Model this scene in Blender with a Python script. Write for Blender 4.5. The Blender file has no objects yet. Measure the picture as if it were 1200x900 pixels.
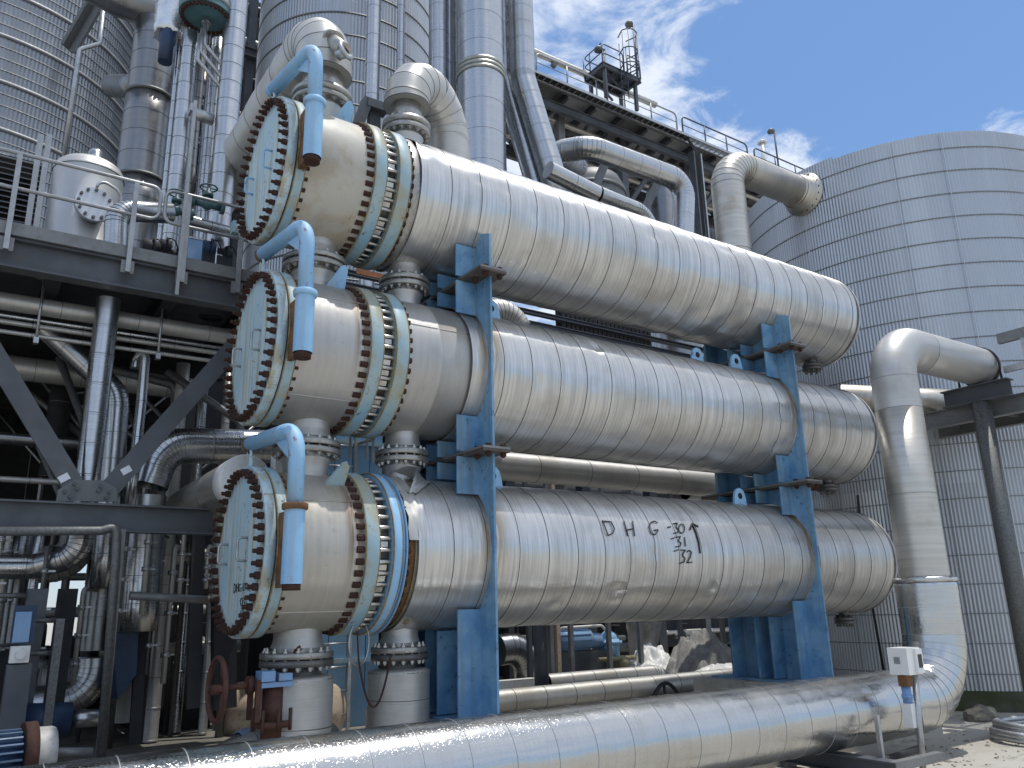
import bpy, math, random
import numpy as np
from mathutils import Vector, Matrix, noise
random.seed(7)
SC = bpy.context.scene
COL = SC.collection
PI = math.pi
H = 2.1                                   # eye height above the ground

# ------------------------------------------------------------------ camera
FPX, YAW, PITCH, ROLL = 939.264, 0.598533, 0.270669, -0.0244678
_f = Vector((math.sin(YAW)*math.cos(PITCH), math.cos(YAW)*math.cos(PITCH), math.sin(PITCH)))
_r = Vector((math.cos(YAW), -math.sin(YAW), 0)); _u = _r.cross(_f)
CR = _r*math.cos(ROLL)+_u*math.sin(ROLL); CU = -_r*math.sin(ROLL)+_u*math.cos(ROLL); CF = _f
cam_data = bpy.data.cameras.new('camera'); cam = bpy.data.objects.new('camera', cam_data); COL.objects.link(cam)
cam_data.sensor_width = 36.0; cam_data.lens = FPX/1200*36.0
cam_data.clip_start = 0.1; cam_data.clip_end = 4000
cam.matrix_world = Matrix(((CR.x, CU.x, -CF.x, 0), (CR.y, CU.y, -CF.y, 0), (CR.z, CU.z, -CF.z, H), (0, 0, 0, 1)))
SC.camera = cam

# ------------------------------------------------------------------ light
SUN = Vector((0.20, -0.07, 1.0)).normalized()
SC.view_settings.view_transform = 'Standard'; SC.view_settings.look = 'None'
SC.view_settings.exposure = 0.27; SC.view_settings.gamma = 1.0
sd = bpy.data.lights.new('sun', 'SUN'); sd.energy = 2.45; sd.angle = math.radians(0.5); sd.color = (1.0, 0.96, 0.89)
so = bpy.data.objects.new('sun', sd); COL.objects.link(so)
so.rotation_euler = SUN.to_track_quat('Z', 'Y').to_euler(); so.location = (0, 0, 60)
W = bpy.data.worlds.new('World'); SC.world = W; W.use_nodes = True
def build_world():
    nt = W.node_tree; nt.nodes.clear(); N = nt.nodes.new; L = nt.links.new
    out = N('ShaderNodeOutputWorld'); bg = N('ShaderNodeBackground'); bg.inputs['Strength'].default_value = 0.12
    sky = N('ShaderNodeTexSky'); sky.sky_type = 'NISHITA'; sky.sun_disc = False
    sky.sun_elevation = math.asin(SUN.z); sky.sun_rotation = math.atan2(SUN.x, SUN.y)
    sky.altitude = 10; sky.air_density = 1.0; sky.dust_density = 0.35; sky.ozone_density = 1.6
    tc = N('ShaderNodeTexCoord'); sep = N('ShaderNodeSeparateXYZ'); L(tc.outputs['Generated'], sep.inputs[0])
    mx = N('ShaderNodeMath'); mx.operation = 'MAXIMUM'; L(sep.outputs['Z'], mx.inputs[0]); mx.inputs[1].default_value = 0.06
    dx = N('ShaderNodeMath'); dx.operation = 'DIVIDE'; L(sep.outputs['X'], dx.inputs[0]); L(mx.outputs[0], dx.inputs[1])
    dy = N('ShaderNodeMath'); dy.operation = 'DIVIDE'; L(sep.outputs['Y'], dy.inputs[0]); L(mx.outputs[0], dy.inputs[1])
    cb = N('ShaderNodeCombineXYZ'); L(dx.outputs[0], cb.inputs[0]); L(dy.outputs[0], cb.inputs[1])
    mp = N('ShaderNodeMapping'); mp.inputs['Location'].default_value = (0.35, 0.1, 0.3); L(cb.outputs[0], mp.inputs[0])
    n1 = N('ShaderNodeTexNoise'); n1.inputs['Scale'].default_value = 1.1; n1.inputs['Detail'].default_value = 3; L(mp.outputs[0], n1.inputs['Vector'])
    n2 = N('ShaderNodeTexNoise'); n2.inputs['Scale'].default_value = 6.0; n2.inputs['Detail'].default_value = 9; n2.inputs['Roughness'].default_value = 0.62
    n2.inputs['Distortion'].default_value = 0.4; L(mp.outputs[0], n2.inputs['Vector'])
    # scattered cloud, spread beyond view as added fill; one clear stretch above the tank
    dv = N('ShaderNodeVectorMath'); dv.operation = 'DISTANCE'; L(cb.outputs[0], dv.inputs[0]); dv.inputs[1].default_value = (1.42, 0.64, 0)
    g = N('ShaderNodeMapRange'); L(dv.outputs['Value'], g.inputs[0])
    g.inputs[1].default_value = 0.12; g.inputs[2].default_value = 0.46; g.inputs[3].default_value = -0.20; g.inputs[4].default_value = 0.22
    a1 = N('ShaderNodeMath'); a1.operation = 'MULTIPLY_ADD'; L(n1.outputs['Fac'], a1.inputs[0]); a1.inputs[1].default_value = 0.55
    L(n2.outputs['Fac'], a1.inputs[2])
    a2 = N('ShaderNodeMath'); a2.operation = 'ADD'; L(a1.outputs[0], a2.inputs[0]); L(g.outputs[0], a2.inputs[1])
    rm = N('ShaderNodeMapRange'); rm.interpolation_type = 'SMOOTHSTEP'; L(a2.outputs[0], rm.inputs[0])
    rm.inputs[1].default_value = 0.84; rm.inputs[2].default_value = 1.10; rm.inputs[3].default_value = 0.0; rm.inputs[4].default_value = 0.85
    lo = N('ShaderNodeMapRange'); lo.interpolation_type = 'SMOOTHSTEP'; L(sep.outputs['Z'], lo.inputs[0]); lo.inputs[1].default_value = 0.02; lo.inputs[2].default_value = 0.30
    ml = N('ShaderNodeMath'); ml.operation = 'MULTIPLY'; L(rm.outputs[0], ml.inputs[0]); L(lo.outputs[0], ml.inputs[1])
    mix = N('ShaderNodeMix'); mix.data_type = 'RGBA'; L(ml.outputs[0], mix.inputs['Factor'])
    hz = N('ShaderNodeMix'); hz.data_type = 'RGBA'; hz.inputs['Factor'].default_value = 0.36
    L(sky.outputs[0], hz.inputs['A']); hz.inputs['B'].default_value = (1.05, 2.65, 6.1, 1)
    L(hz.outputs['Result'], mix.inputs['A']); mix.inputs['B'].default_value = (6.6, 7.0, 7.6, 1)
    L(mix.outputs['Result'], bg.inputs['Color']); L(bg.outputs[0], out.inputs[0])
build_world()

# ------------------------------------------------------------------ helpers
def ray(px, py): return (CR*(px-600)-CU*(py-450))/FPX+CF
def at(px, py, Y=None, X=None, Z=None):
    """point of the place seen at a photo position, on a given vertical or level plane"""
    d = ray(px, py)
    t = Y/d.y if Y is not None else (X/d.x if X is not None else (Z-H)/d.z)
    return Vector((d.x*t, d.y*t, d.z*t+H))
def rad(w, p):                              # radius of something w photo pixels wide at point p
    return 0.5*w*((p-Vector((0, 0, H))).dot(CF))/FPX
def oncyl(px, py, yc, zc, r):
    d = ray(px, py); zc -= H
    a = d.y*d.y+d.z*d.z; b = d.y*yc+d.z*zc; c = yc*yc+zc*zc-r*r
    t = (b-math.sqrt(max(0, b*b-a*c)))/a
    return Vector((d.x*t, d.y*t, d.z*t+H))

class MB:
    def __init__(s): s.v = []; s.f = []; s.uv = []; s.mi = []; s.sm = []; s.m = 0; s.smooth = False
    def vert(s, p): s.v.append((p[0], p[1], p[2])); return len(s.v)-1
    def face(s, ids, uv=None, smooth=None, m=None):
        s.f.append(tuple(ids)); s.uv.append(uv); s.mi.append(s.m if m is None else m); s.sm.append(s.smooth if smooth is None else smooth)
    def hexa(s, P):
        i = [s.vert(p) for p in P]
        for q in ((0,3,2,1),(4,5,6,7),(0,1,5,4),(1,2,6,5),(2,3,7,6),(3,0,4,7)): s.face([i[k] for k in q], smooth=False)
    def box(s, a, b):
        x0,y0,z0 = a; x1,y1,z1 = b
        s.hexa([(x0,y0,z0),(x1,y0,z0),(x1,y1,z0),(x0,y1,z0),(x0,y0,z1),(x1,y0,z1),(x1,y1,z1),(x0,y1,z1)]); return s
    def bar(s, p0, p1, w, h, up=(0,0,1), off=(0,0)):
        p0 = Vector(p0); p1 = Vector(p1); d = (p1-p0).normalized(); up = Vector(up)
        if abs(d.dot(up)) > .98: up = Vector((0,1,0))
        x = d.cross(up).normalized(); y = x.cross(d).normalized()
        o = x*off[0]+y*off[1]
        a = x*w/2; b = y*h/2
        s.hexa([p0+o-a-b, p0+o+a-b, p1+o+a-b, p1+o-a-b, p0+o-a+b, p0+o+a+b, p1+o+a+b, p1+o-a+b]); return s
    def ibeam(s, p0, p1, h, w, t=0.018, up=(0,0,1)):
        s.bar(p0, p1, t, h-2*t, up); s.bar(p0, p1, w, t, up, (0, h/2-t/2)); s.bar(p0, p1, w, t, up, (0, -h/2+t/2)); return s
    def prism(s, poly, ext):
        ext = Vector(ext); n = len(poly)
        a = [s.vert(p) for p in poly]; b = [s.vert(Vector(p)+ext) for p in poly]
        s.face(a[::-1], smooth=False); s.face(b, smooth=False)
        for i in range(n): s.face([a[i], a[(i+1)%n], b[(i+1)%n], b[i]], smooth=False)
        return s
    def rings(s, R, cap0=False, cap1=False, uvs=None, mats=None, smooth=True):
        """R: list of rings (equal length lists of points); closed round"""
        n = len(R[0]); I = [[s.vert(p) for p in r] for r in R]
        for k in range(len(R)-1):
            for j in range(n):
                j2 = (j+1)%n
                uv = None
                if uvs: (s0,c0),(s1,c1) = uvs[k],uvs[k+1]; uv = ((s0,c0*j/n),(s0,c0*(j+1)/n),(s1,c1*(j+1)/n),(s1,c1*j/n))
                s.face([I[k][j], I[k][j2], I[k+1][j2], I[k+1][j]], uv, smooth, None if mats is None else mats[k])
        if cap0: s.face(I[0][::-1], smooth=False)
        if cap1: s.face(I[-1], smooth=False)
        return s
    def cyl(s, p0, p1, r, n=16, r1=None, cap=True, smooth=True):
        p0 = Vector(p0); p1 = Vector(p1); d = (p1-p0); l = d.length; d = d/l
        x = d.orthogonal().normalized(); y = d.cross(x)
        r1 = r if r1 is None else r1
        ring = lambda c, rr: [c+x*rr*math.cos(2*PI*j/n)+y*rr*math.sin(2*PI*j/n) for j in range(n)]
        return s.rings([ring(p0, r), ring(p1, r1)], cap, cap, [(0, 2*PI*r), (l, 2*PI*r)], smooth=smooth)
    def lathe(s, p0, d, prof, n=32, cap0=False, cap1=False, mats=None, x=None, smooth=True):
        p0 = Vector(p0); d = Vector(d).normalized(); x = (Vector(x) if x else d.orthogonal()).normalized(); y = d.cross(x)
        R = []; uvs = []; a = 0; last = None
        for (t, r) in prof:
            if last: a += math.hypot(t-last[0], r-last[1])
            last = (t, r)
            R.append([p0+d*t+(x*math.cos(2*PI*j/n)+y*math.sin(2*PI*j/n))*r for j in range(n)]); uvs.append((a, 2*PI*max(r, .05)))
        return s.rings(R, cap0, cap1, uvs, mats, smooth)
    def tube(s, path, r, n=10, cap=True, s0=0.0, closed=False):
        P = [Vector(p) for p in path]; R = []; uvs = []; a = s0
        fr = frames(P, closed)
        for i, p in enumerate(P):
            if i: a += (p-P[i-1]).length
            rr = r[i] if isinstance(r, (list, tuple)) else r
            x, y = fr[i]
            R.append([p+(x*math.cos(2*PI*j/n)+y*math.sin(2*PI*j/n))*rr for j in range(n)]); uvs.append((a, 2*PI*rr))
        if closed: R.append(R[0]); uvs.append((a, uvs[0][1]))
        return s.rings(R, cap and not closed, cap and not closed, uvs)
    def ball(s, c, r, n=12, m=7, sz=1.0):
        c = Vector(c)
        prof = [(-r*sz*math.cos(PI*k/m), max(1e-4, r*math.sin(PI*k/m))) for k in range(m+1)]
        return s.lathe(c, (0,0,1), prof, n)
    def mesh(s, name, mats, origin=(0,0,0)):
        me = bpy.data.meshes.new(name); o = origin
        me.from_pydata([(p[0]-o[0], p[1]-o[1], p[2]-o[2]) for p in s.v], [], s.f)
        for m in mats: me.materials.append(m)
        me.polygons.foreach_set('material_index', s.mi); me.polygons.foreach_set('use_smooth', s.sm)
        if any(u is not None for u in s.uv):
            ul = me.uv_layers.new(name='UVMap'); flat = []
            for f, u in zip(s.f, s.uv):
                for k in range(len(f)): flat.extend(u[k] if u is not None else (0.0, 0.0))
            ul.data.foreach_set('uv', flat)
        me.update(); return me
def frames(P, closed=False):
    n = len(P); T = []
    for i in range(n):
        a = P[i-1] if (i or closed) else P[i]; b = P[(i+1)%n] if (i < n-1 or closed) else P[i]
        T.append((b-a).normalized())
    x = T[0].orthogonal().normalized()
    if abs(T[0].z) > .9: x = Vector((1,0,0))
    x = (x-T[0]*x.dot(T[0])).normalized(); out = []
    for i in range(n):
        x = (x-T[i]*x.dot(T[i])).normalized(); out.append((x, T[i].cross(x)))
    return out
def fillet(pts, bend, k=7):
    """polyline with rounded corners: list of (point, on_bend)"""
    P = [Vector(p) for p in pts]; out = [(P[0], False)]
    for i in range(1, len(P)-1):
        a = (P[i-1]-P[i]); b = (P[i+1]-P[i]); la, lb = a.length, b.length; a /= la; b /= lb
        ang = a.angle(b); th = PI-ang
        if th < .03: out.append((P[i], False)); continue
        t = min(bend*math.tan(th/2), la*.49 if i > 1 else la*.98, lb*.49 if i < len(P)-2 else lb*.98); R = t/math.tan(th/2)
        bis = (a+b).normalized(); c = P[i]+bis*(R/math.cos(th/2))
        s = P[i]+a*t-c; e = P[i]+b*t-c; ax = s.cross(e).normalized()
        for j in range(k+1): out.append((c+Matrix.Rotation(th*j/k, 3, ax)@s, 0 < j))
    out.append((P[-1], False)); return out

# ---- objects
def tag(o, label=None, cat=None, group=None, kind=None):
    if label: o['label'] = label
    if cat: o['category'] = cat
    if group: o['group'] = group
    if kind: o['kind'] = kind
    return o
def thing(name, label, cat, loc=(0,0,0), group=None):
    o = bpy.data.objects.new(name, None); COL.objects.link(o); o.location = loc; o.empty_display_size = .2
    return tag(o, label, cat, group)
def org(o):
    v = Vector(o.location)
    while o.parent: o = o.parent; v += Vector(o.location)
    return v
def part(name, mb, mats, root, label=None, kind=None):
    if not isinstance(mats, (list, tuple)): mats = [mats]
    o = bpy.data.objects.new(name, mb.mesh(name, mats, org(root))); COL.objects.link(o); o.parent = root
    return tag(o, label, None, None, kind)
def piece(name, me, mat4, root):            # shared mesh, placed by a matrix in world space
    o = bpy.data.objects.new(name, me); COL.objects.link(o); o.parent = root
    o.matrix_local = Matrix.Translation(-org(root))@mat4; return o
def solo(name, mb, mats, label=None, cat=None, loc=(0,0,0), group=None, kind=None):
    if not isinstance(mats, (list, tuple)): mats = [mats]
    o = bpy.data.objects.new(name, mb.mesh(name, mats, loc)); COL.objects.link(o); o.location = loc
    return tag(o, label, cat, group, kind)

# ------------------------------------------------------------------ materials
class NT:
    def __init__(s, name):
        s.mat = bpy.data.materials.new(name); s.mat.use_nodes = True; s.nt = s.mat.node_tree
        s.b = s.nt.nodes['Principled BSDF']; s.tc = s.nt.nodes.new('ShaderNodeTexCoord')
    def n(s, t, **kw):
        x = s.nt.nodes.new(t)
        for k, v in kw.items(): setattr(x, k, v)
        return x
    def l(s, a, b): s.nt.links.new(a, b)
    def map(s, src, scale, loc=(0,0,0)):
        m = s.n('ShaderNodeMapping'); m.inputs['Scale'].default_value = scale; m.inputs['Location'].default_value = loc
        s.l(s.tc.outputs[src], m.inputs[0]); return m.outputs[0]
    def noise(s, vec, scale=1, detail=4, rough=.55, dist=0):
        x = s.n('ShaderNodeTexNoise'); x.inputs['Scale'].default_value = scale; x.inputs['Detail'].default_value = detail
        x.inputs['Roughness'].default_value = rough; x.inputs['Distortion'].default_value = dist
        if vec is not None: s.l(vec, x.inputs['Vector'])
        return x.outputs['Fac']
    def rng(s, v, a, b, c=0, d=1, smooth=False):
        x = s.n('ShaderNodeMapRange')
        if smooth: x.interpolation_type = 'SMOOTHSTEP'
        s.l(v, x.inputs[0])
        for i, q in enumerate((a, b, c, d)): x.inputs[1+i].default_value = q
        return x.outputs[0]
    def mix(s, fac, A, B, mode='MIX'):
        x = s.n('ShaderNodeMix', data_type='RGBA', blend_type=mode)
        if isinstance(fac, (int, float)): x.inputs['Factor'].default_value = fac
        else: s.l(fac, x.inputs['Factor'])
        for k, c in (('A', A), ('B', B)):
            if isinstance(c, (tuple, list)): x.inputs[k].default_value = (*c[:3], 1)
            else: s.l(c, x.inputs[k])
        return x.outputs['Result']
    def math(s, op, a, b):
        x = s.n('ShaderNodeMath', operation=op)
        for i, q in enumerate((a, b)):
            if isinstance(q, (int, float)): x.inputs[i].default_value = q
            else: s.l(q, x.inputs[i])
        return x.outputs[0]
    def set(s, k, v):
        if isinstance(v, (int, float)): s.b.inputs[k].default_value = v
        elif isinstance(v, (tuple, list)): s.b.inputs[k].default_value = (*v[:3], 1)
        else: s.l(v, s.b.inputs[k])
    def bump(s, h, strength=.2, dist=.01, prev=None):
        x = s.n('ShaderNodeBump'); x.inputs['Strength'].default_value = strength; x.inputs['Distance'].default_value = dist
        s.l(h, x.inputs['Height'])
        if prev is not None: s.l(prev, x.inputs['Normal'])
        s.l(x.outputs[0], s.b.inputs['Normal']); return x.outputs[0]

def m_clad(name, col=(.60,.605,.61), rough=.34, aniso=.7, streak=.5, stain=.25, dent=.35, metal=1.0, staincol=(.30,.26,.20), around=1.2, fine=70, stains=(), drops=False, stcol=(.34,.20,.055)):
    """aluminium or stainless sheet rolled round a pipe: fine marks run round it"""
    t = NT(name)
    st = t.noise(t.map('UV', (fine, around, 1)), 1, 3, .6)
    st2 = t.noise(t.map('UV', (fine*.22, around*.35, 1), (3,7,0)), 1, 4, .6)
    tg = t.n('ShaderNodeTangent', direction_type='UV_MAP'); tg.uv_map = 'UVMap'; t.l(tg.outputs[0], t.b.inputs['Tangent']); t.set('Anisotropic', aniso)
    bl = t.noise(t.map('Object', (1.1,1.1,1.1)), 1, 5, .6)
    fl = t.noise(t.map('Object', (9,9,9), (1,2,3)), 1, 6, .7)
    s = t.math('MULTIPLY', t.rng(st, .3, .7, -1, 1), streak)
    c = t.mix(t.rng(st2, .35, .7, 0, .38*streak), col, tuple(x*.62 for x in col))
    c = t.mix(t.rng(bl, .50, .72, 0, stain, True), c, staincol)
    c = t.mix(t.rng(fl, .60, .75, 0, stain*.8, True), c, tuple(x*.55 for x in col))
    if stains:                               # ochre run-off beside the saddles
        sx = t.n('ShaderNodeSeparateXYZ'); t.l(t.tc.outputs['Object'], sx.inputs[0])
        run = t.noise(t.map('Object', (16,1.6,1.6), (4,2,0)), 1, 4, .6); zz = t.rng(sx.outputs['Z'], -.55, .15, 0, 1, True)
        for x0, w in stains:
            d = t.math('ABSOLUTE', t.math('SUBTRACT', sx.outputs['X'], x0), 0)
            k = t.math('MULTIPLY', t.math('MULTIPLY', t.rng(d, .02, w, 1, 0, True), t.rng(run, .34, .52, 0, 1, True)), zz)
            c = t.mix(t.math('MULTIPLY', k, .85), c, stcol)
    c = t.mix(t.rng(st, .42, .62, 0, .40*streak), c, tuple(x*.48 for x in col))
    t.set('Base Color', c); t.set('Metallic', metal)
    r = t.math('ADD', t.math('MULTIPLY', s, .10), t.rng(bl, .3, .7, rough-.06, rough+.12))
    t.set('Roughness', r)
    dn = t.noise(t.map('Object', (2.2,2.2,2.2), (5,1,9)), 1, 2, .5)
    n1 = t.bump(dn, dent, .03)
    t.bump(t.math('ADD', st, t.math('MULTIPLY', st2, .6)), .75*streak, .006, n1)
    if drops:
        dr = t.noise(t.map('Object', (48,48,48)), 1, 2, .5); t.bump(t.rng(dr, .56, .68, 0, 1, True), .22, .006, t.b.inputs['Normal'].links[0].from_socket)
    return t.mat
def m_plain(name, col, rough=.6, metal=0.0, var=.25, scale=3, bump=.08, dirt=None, dirtamt=.5, src='Object', sc3=(1,1,1)):
    t = NT(name); v = t.map(src, tuple(scale*k for k in sc3))
    n = t.noise(v, 1, 6, .6); n2 = t.noise(t.map(src, (scale*7,)*3, (2,5,1)), 1, 5, .65)
    c = t.mix(t.rng(n, .3, .7), tuple(x*(1-var) for x in col), tuple(min(1, x*(1+var*.6)) for x in col))
    if dirt: c = t.mix(t.rng(n2, .52, .70, 0, dirtamt, True), c, dirt)
    t.set('Base Color', c); t.set('Metallic', metal); t.set('Roughness', t.rng(n2, .3, .7, max(.05, rough-.1), min(1, rough+.1)))
    if bump: t.bump(n2, bump, .01)
    return t.mat
def m_paint(name, col, fade, rust=.25, rustcol=(.16,.06,.025), vert=True, rough=.45, fadeamt=.6, scale=1.6, dirt=(.35,.30,.18), dirtamt=.35, ring=None):
    """weathered paint: chalky fading, vertical runs, rust specks"""
    t = NT(name)
    f = t.noise(t.map('Object', (scale,)*3), 1, 5, .6)
    run = t.noise(t.map('Object', (9,9,.55) if vert else (2,2,2), (3,1,4)), 1, 4, .6)
    sp = t.noise(t.map('Object', (13,13,13), (7,7,2)), 1, 7, .72)
    sp2 = t.noise(t.map('Object', (2.4,2.4,2.4), (1,9,2)), 1, 3, .5)
    c = t.mix(t.rng(f, .32, .66, 0, fadeamt, True), col, fade)
    c = t.mix(t.rng(run, .47, .66, 0, dirtamt, True), c, dirt)
    rm = t.math('MULTIPLY', t.rng(sp, .56, .66, 0, 1, True), t.rng(sp2, .42, .62, .12, 1, True))
    c = t.mix(t.math('MULTIPLY', rm, rust), c, rustcol)
    if ring:                                 # rust bleeding round the bolt circle, and runs below it
        v = t.n('ShaderNodeVectorMath', operation='MULTIPLY'); t.l(t.tc.outputs['Object'], v.inputs[0]); v.inputs[1].default_value = (0,1,1)
        ln = t.n('ShaderNodeVectorMath', operation='LENGTH'); t.l(v.outputs[0], ln.inputs[0])
        d = t.math('ABSOLUTE', t.math('SUBTRACT', ln.outputs['Value'], ring), 0)
        g = t.noise(t.map('Object', (6,6,6), (2,8,3)), 1, 5, .65)
        k = t.math('MULTIPLY', t.rng(d, .015, .10, 1, 0, True), t.rng(g, .40, .62, 0, .9, True))
        c = t.mix(k, c, (.17,.085,.035))
        lines = t.noise(t.map('Object', (1,26,.35), (0,3,7)), 1, 3, .5)
        c = t.mix(t.rng(lines, .56, .68, 0, .55, True), c, (.33,.25,.10))
        c = t.mix(t.rng(lines, .28, .40, .45, 0, True), c, (.62,.68,.68))
    t.set('Base Color', c); t.set('Roughness', t.rng(f, .3, .7, rough-.08, rough+.15)); t.bump(sp, .10, .006)
    return t.mat
MT = {}
def mats():
    M = MT
    M['shell'] = m_clad('shell_cladding', (.70,.695,.68), .36, .75, streak=1.0, stain=.30, dent=.6, metal=.84, fine=30, around=.8, stains=((2.70,.30),(8.75,.28)))
    M['shell_plain'] = m_clad('shell_cladding_clean', (.70,.695,.68), .36, .75, streak=1.0, stain=.30, dent=.6, metal=.84, fine=30, around=.8)
    M['fgpipe'] = m_clad('bright_cladding', (.58,.58,.57), .19, .5, .25, .20, .35, fine=25, drops=True)
    M['clad'] = m_clad('pipe_cladding', (.52,.535,.55), .26, .6, .35, .16, .35)
    M['clad_dark'] = m_clad('shaded_cladding', (.27,.275,.28), .30, .5, .4, .35, .35)  # pipe cladding again, with shade put into a darker colour
    M['clad_dull'] = m_clad('dull_cladding', (.57,.56,.53), .47, .5, .35, stain=.35, dent=.5, metal=.6)
    M['cream_pipe'] = m_clad('stained_stainless_pipe', (.62,.59,.53), .44, .3, .5, .55, .15, staincol=(.36,.26,.15), around=.5, fine=14)
    M['stain_less'] = m_clad('bare_stainless_pipe', (.56,.555,.54), .46, .2, .15, stain=.30, dent=.1, metal=.75)
    M['channel'] = m_clad('stained_channel_steel', (.54,.515,.46), .52, .4, .35, .65, .2, staincol=(.36,.29,.19), fine=18, metal=.6, stains=((1.0,.17),(.30,.12)), stcol=(.16,.075,.03))
    M['channel_mid'] = m_clad('bare_channel_steel', (.49,.48,.46), .48, .3, .3, .5, .15, metal=.7, stains=((1.0,.12),(.30,.10)), stcol=(.18,.09,.035), fine=18)
    M['creamwrap'] = m_paint('cream_wrap', (.50,.475,.41), (.43,.415,.37), .35, fadeamt=.8, dirt=(.34,.25,.15), dirtamt=.5, vert=False, scale=1.2)
    M['seam'] = m_plain('seam_sealant', (.17,.17,.17), .6, .5, .2, 20, 0); M['seam_light'] = m_plain('bright_seam', (.62,.62,.62), .4, .6, .1, 20, 0)
    M['flange_steel'] = m_plain('flange_steel', (.42,.41,.385), .42, .8, .3, 6, .1, (.14,.10,.07), .5)
    M['flange_dark'] = m_plain('dark_flange_steel', (.16,.155,.15), .5, .6, .3, 6, .1)
    M['boltsteel'] = m_plain('bolt_steel', (.52,.51,.48), .35, .9, .3, 9, 0)
    M['rust'] = m_plain('rusty_bolt', (.050,.020,.013), .85, 0, .4, 14, .3, (.11,.042,.02), .6)
    M['rustplate'] = m_plain('rusty_plate', (.19,.095,.04), .8, .1, .5, 5, .3, (.06,.028,.018), .8); M['jointplate'] = m_plain('grimy_joint_plate', (.10,.085,.075), .7, .2, .5, 6, .2, (.20,.10,.05), .6)
    M['rustwheel'] = m_plain('rust_red_paint', (.085,.032,.02), .7, 0, .4, 6, .1)
    M['coverblue'] = m_paint('faded_cover_paint', (.42,.61,.71), (.54,.67,.70), .9, ring=.84, fadeamt=.8, dirt=(.44,.36,.18), dirtamt=.75)
    M['flangeblue'] = m_paint('faded_flange_paint', (.25,.44,.57), (.42,.49,.44), .9, fadeamt=.75, dirt=(.36,.30,.15), dirtamt=.6, vert=False)
    M['davit'] = m_paint('davit_blue_paint', (.25,.50,.76), (.36,.58,.78), .9, fadeamt=.5, dirt=(.40,.27,.13), dirtamt=.28)
    M['saddle'] = m_paint('saddle_blue_paint', (.095,.24,.43), (.21,.38,.53), .9, (.035,.03,.03), fadeamt=.9, scale=2.6, dirt=(.15,.20,.22), dirtamt=.6)
    M['deepblue'] = m_plain('deep_blue_paint', (.02,.045,.10), .5, 0, .5, 2, .05)
    M['blueclad'] = m_paint('blue_sheet_paint', (.15,.32,.52), (.22,.40,.58), .3)
    M['beam'] = m_plain('grey_beam_paint', (.10,.11,.125), .55, .2, .3, 1.5, .06, (.13,.11,.08), .35)
    M['beamlight'] = m_plain('light_grey_steel', (.22,.225,.225), .5, .4, .25, 2, .05, (.12,.10,.08), .3)
    M['galv'] = m_plain('galvanised_steel', (.46,.47,.48), .42, .85, .25, 8, .06)
    M['galv_dark'] = m_plain('dark_galvanised_steel', (.17,.175,.175), .55, .6, .35, 30, .1)
    M['rail'] = m_plain('railing_steel', (.36,.37,.38), .45, .7, .2, 6, 0)
    M['railblue'] = m_plain('dark_blue_rail_paint', (.05,.075,.12), .5, 0, .2, 3, 0)
    M['dark'] = m_plain('shade_dark_equipment', (.028,.03,.036), .7, 0, .4, 1.2, .05)  # dark base colour carries the shade under the platform
    M['darker'] = m_plain('shade_black_steel', (.018,.018,.02), .75, 0, .3, 1, 0)  # near-black colour stands for the deepest shade below the deck
    M['white'] = m_plain('white_enamel', (.78,.78,.76), .35, 0, .06, 5, .02, (.5,.47,.42), .15)
    M['whiteclad'] = m_plain('white_pipe_paint', (.74,.74,.72), .45, 0, .12, 2, .05, (.42,.38,.32), .4)
    M['motorblue'] = m_paint('motor_blue_paint', (.16,.30,.55), (.25,.42,.62), .4)
    M['teal'] = m_plain('teal_valve_paint', (.05,.11,.12), .5, 0, .3, 6, .05)
    M['tealdisc'] = m_plain('dull_teal_paint', (.085,.19,.22), .55, 0, .35, 2.5, .05, (.10,.08,.05), .4)
    M['glass'] = m_plain('dark_glass', (.02,.025,.03), .08, 0, 0, 1, 0)
    M['black'] = m_plain('black_rubber', (.012,.012,.013), .6, 0, .2, 5, 0)
    M['ink'] = m_plain('black_marker_ink', (.02,.02,.025), .7, 0, 0, 1, 0)
    M['orange'] = m_plain('orange_plastic', (.55,.10,.02), .5, 0, .1, 3, 0)
    M['foil'] = m_plain('crumpled_foil', (.72,.73,.75), .3, .9, .1, 4, .6)
    M['tarp'] = m_plain('weathered_grey_tarpaulin', (.27,.265,.25), .8, 0, .35, 3, .5, (.12,.105,.085), .6)
    M['insul'] = m_plain('yellowed_insulation', (.30,.27,.17), .9, 0, .4, 12, .6)
    # corrugated tank sheet: vertical ribs are geometry; faint weather runs here
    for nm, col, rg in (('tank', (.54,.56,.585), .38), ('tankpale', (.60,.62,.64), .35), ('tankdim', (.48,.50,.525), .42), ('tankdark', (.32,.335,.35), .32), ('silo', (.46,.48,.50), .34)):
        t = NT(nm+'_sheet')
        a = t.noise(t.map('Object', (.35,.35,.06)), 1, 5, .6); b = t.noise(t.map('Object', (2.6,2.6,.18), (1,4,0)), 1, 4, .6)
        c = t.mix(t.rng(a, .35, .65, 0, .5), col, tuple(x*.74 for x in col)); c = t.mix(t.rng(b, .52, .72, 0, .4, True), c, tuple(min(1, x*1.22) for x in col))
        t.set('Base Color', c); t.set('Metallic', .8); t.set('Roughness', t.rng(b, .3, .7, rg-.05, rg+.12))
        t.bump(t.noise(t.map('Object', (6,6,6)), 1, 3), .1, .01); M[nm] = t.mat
    # concrete
    t = NT('stained_concrete')
    a = t.noise(t.map('Object', (.35,.35,.35)), 1, 6, .6); b = t.noise(t.map('Object', (3,3,3), (2,2,2)), 1, 7, .68); c0 = t.noise(t.map('Object', (30,30,30)), 1, 3)
    w = t.noise(t.map('Object', (.8,1.8,1), (9,3,0)), 1, 6, .7, .6)
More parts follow.
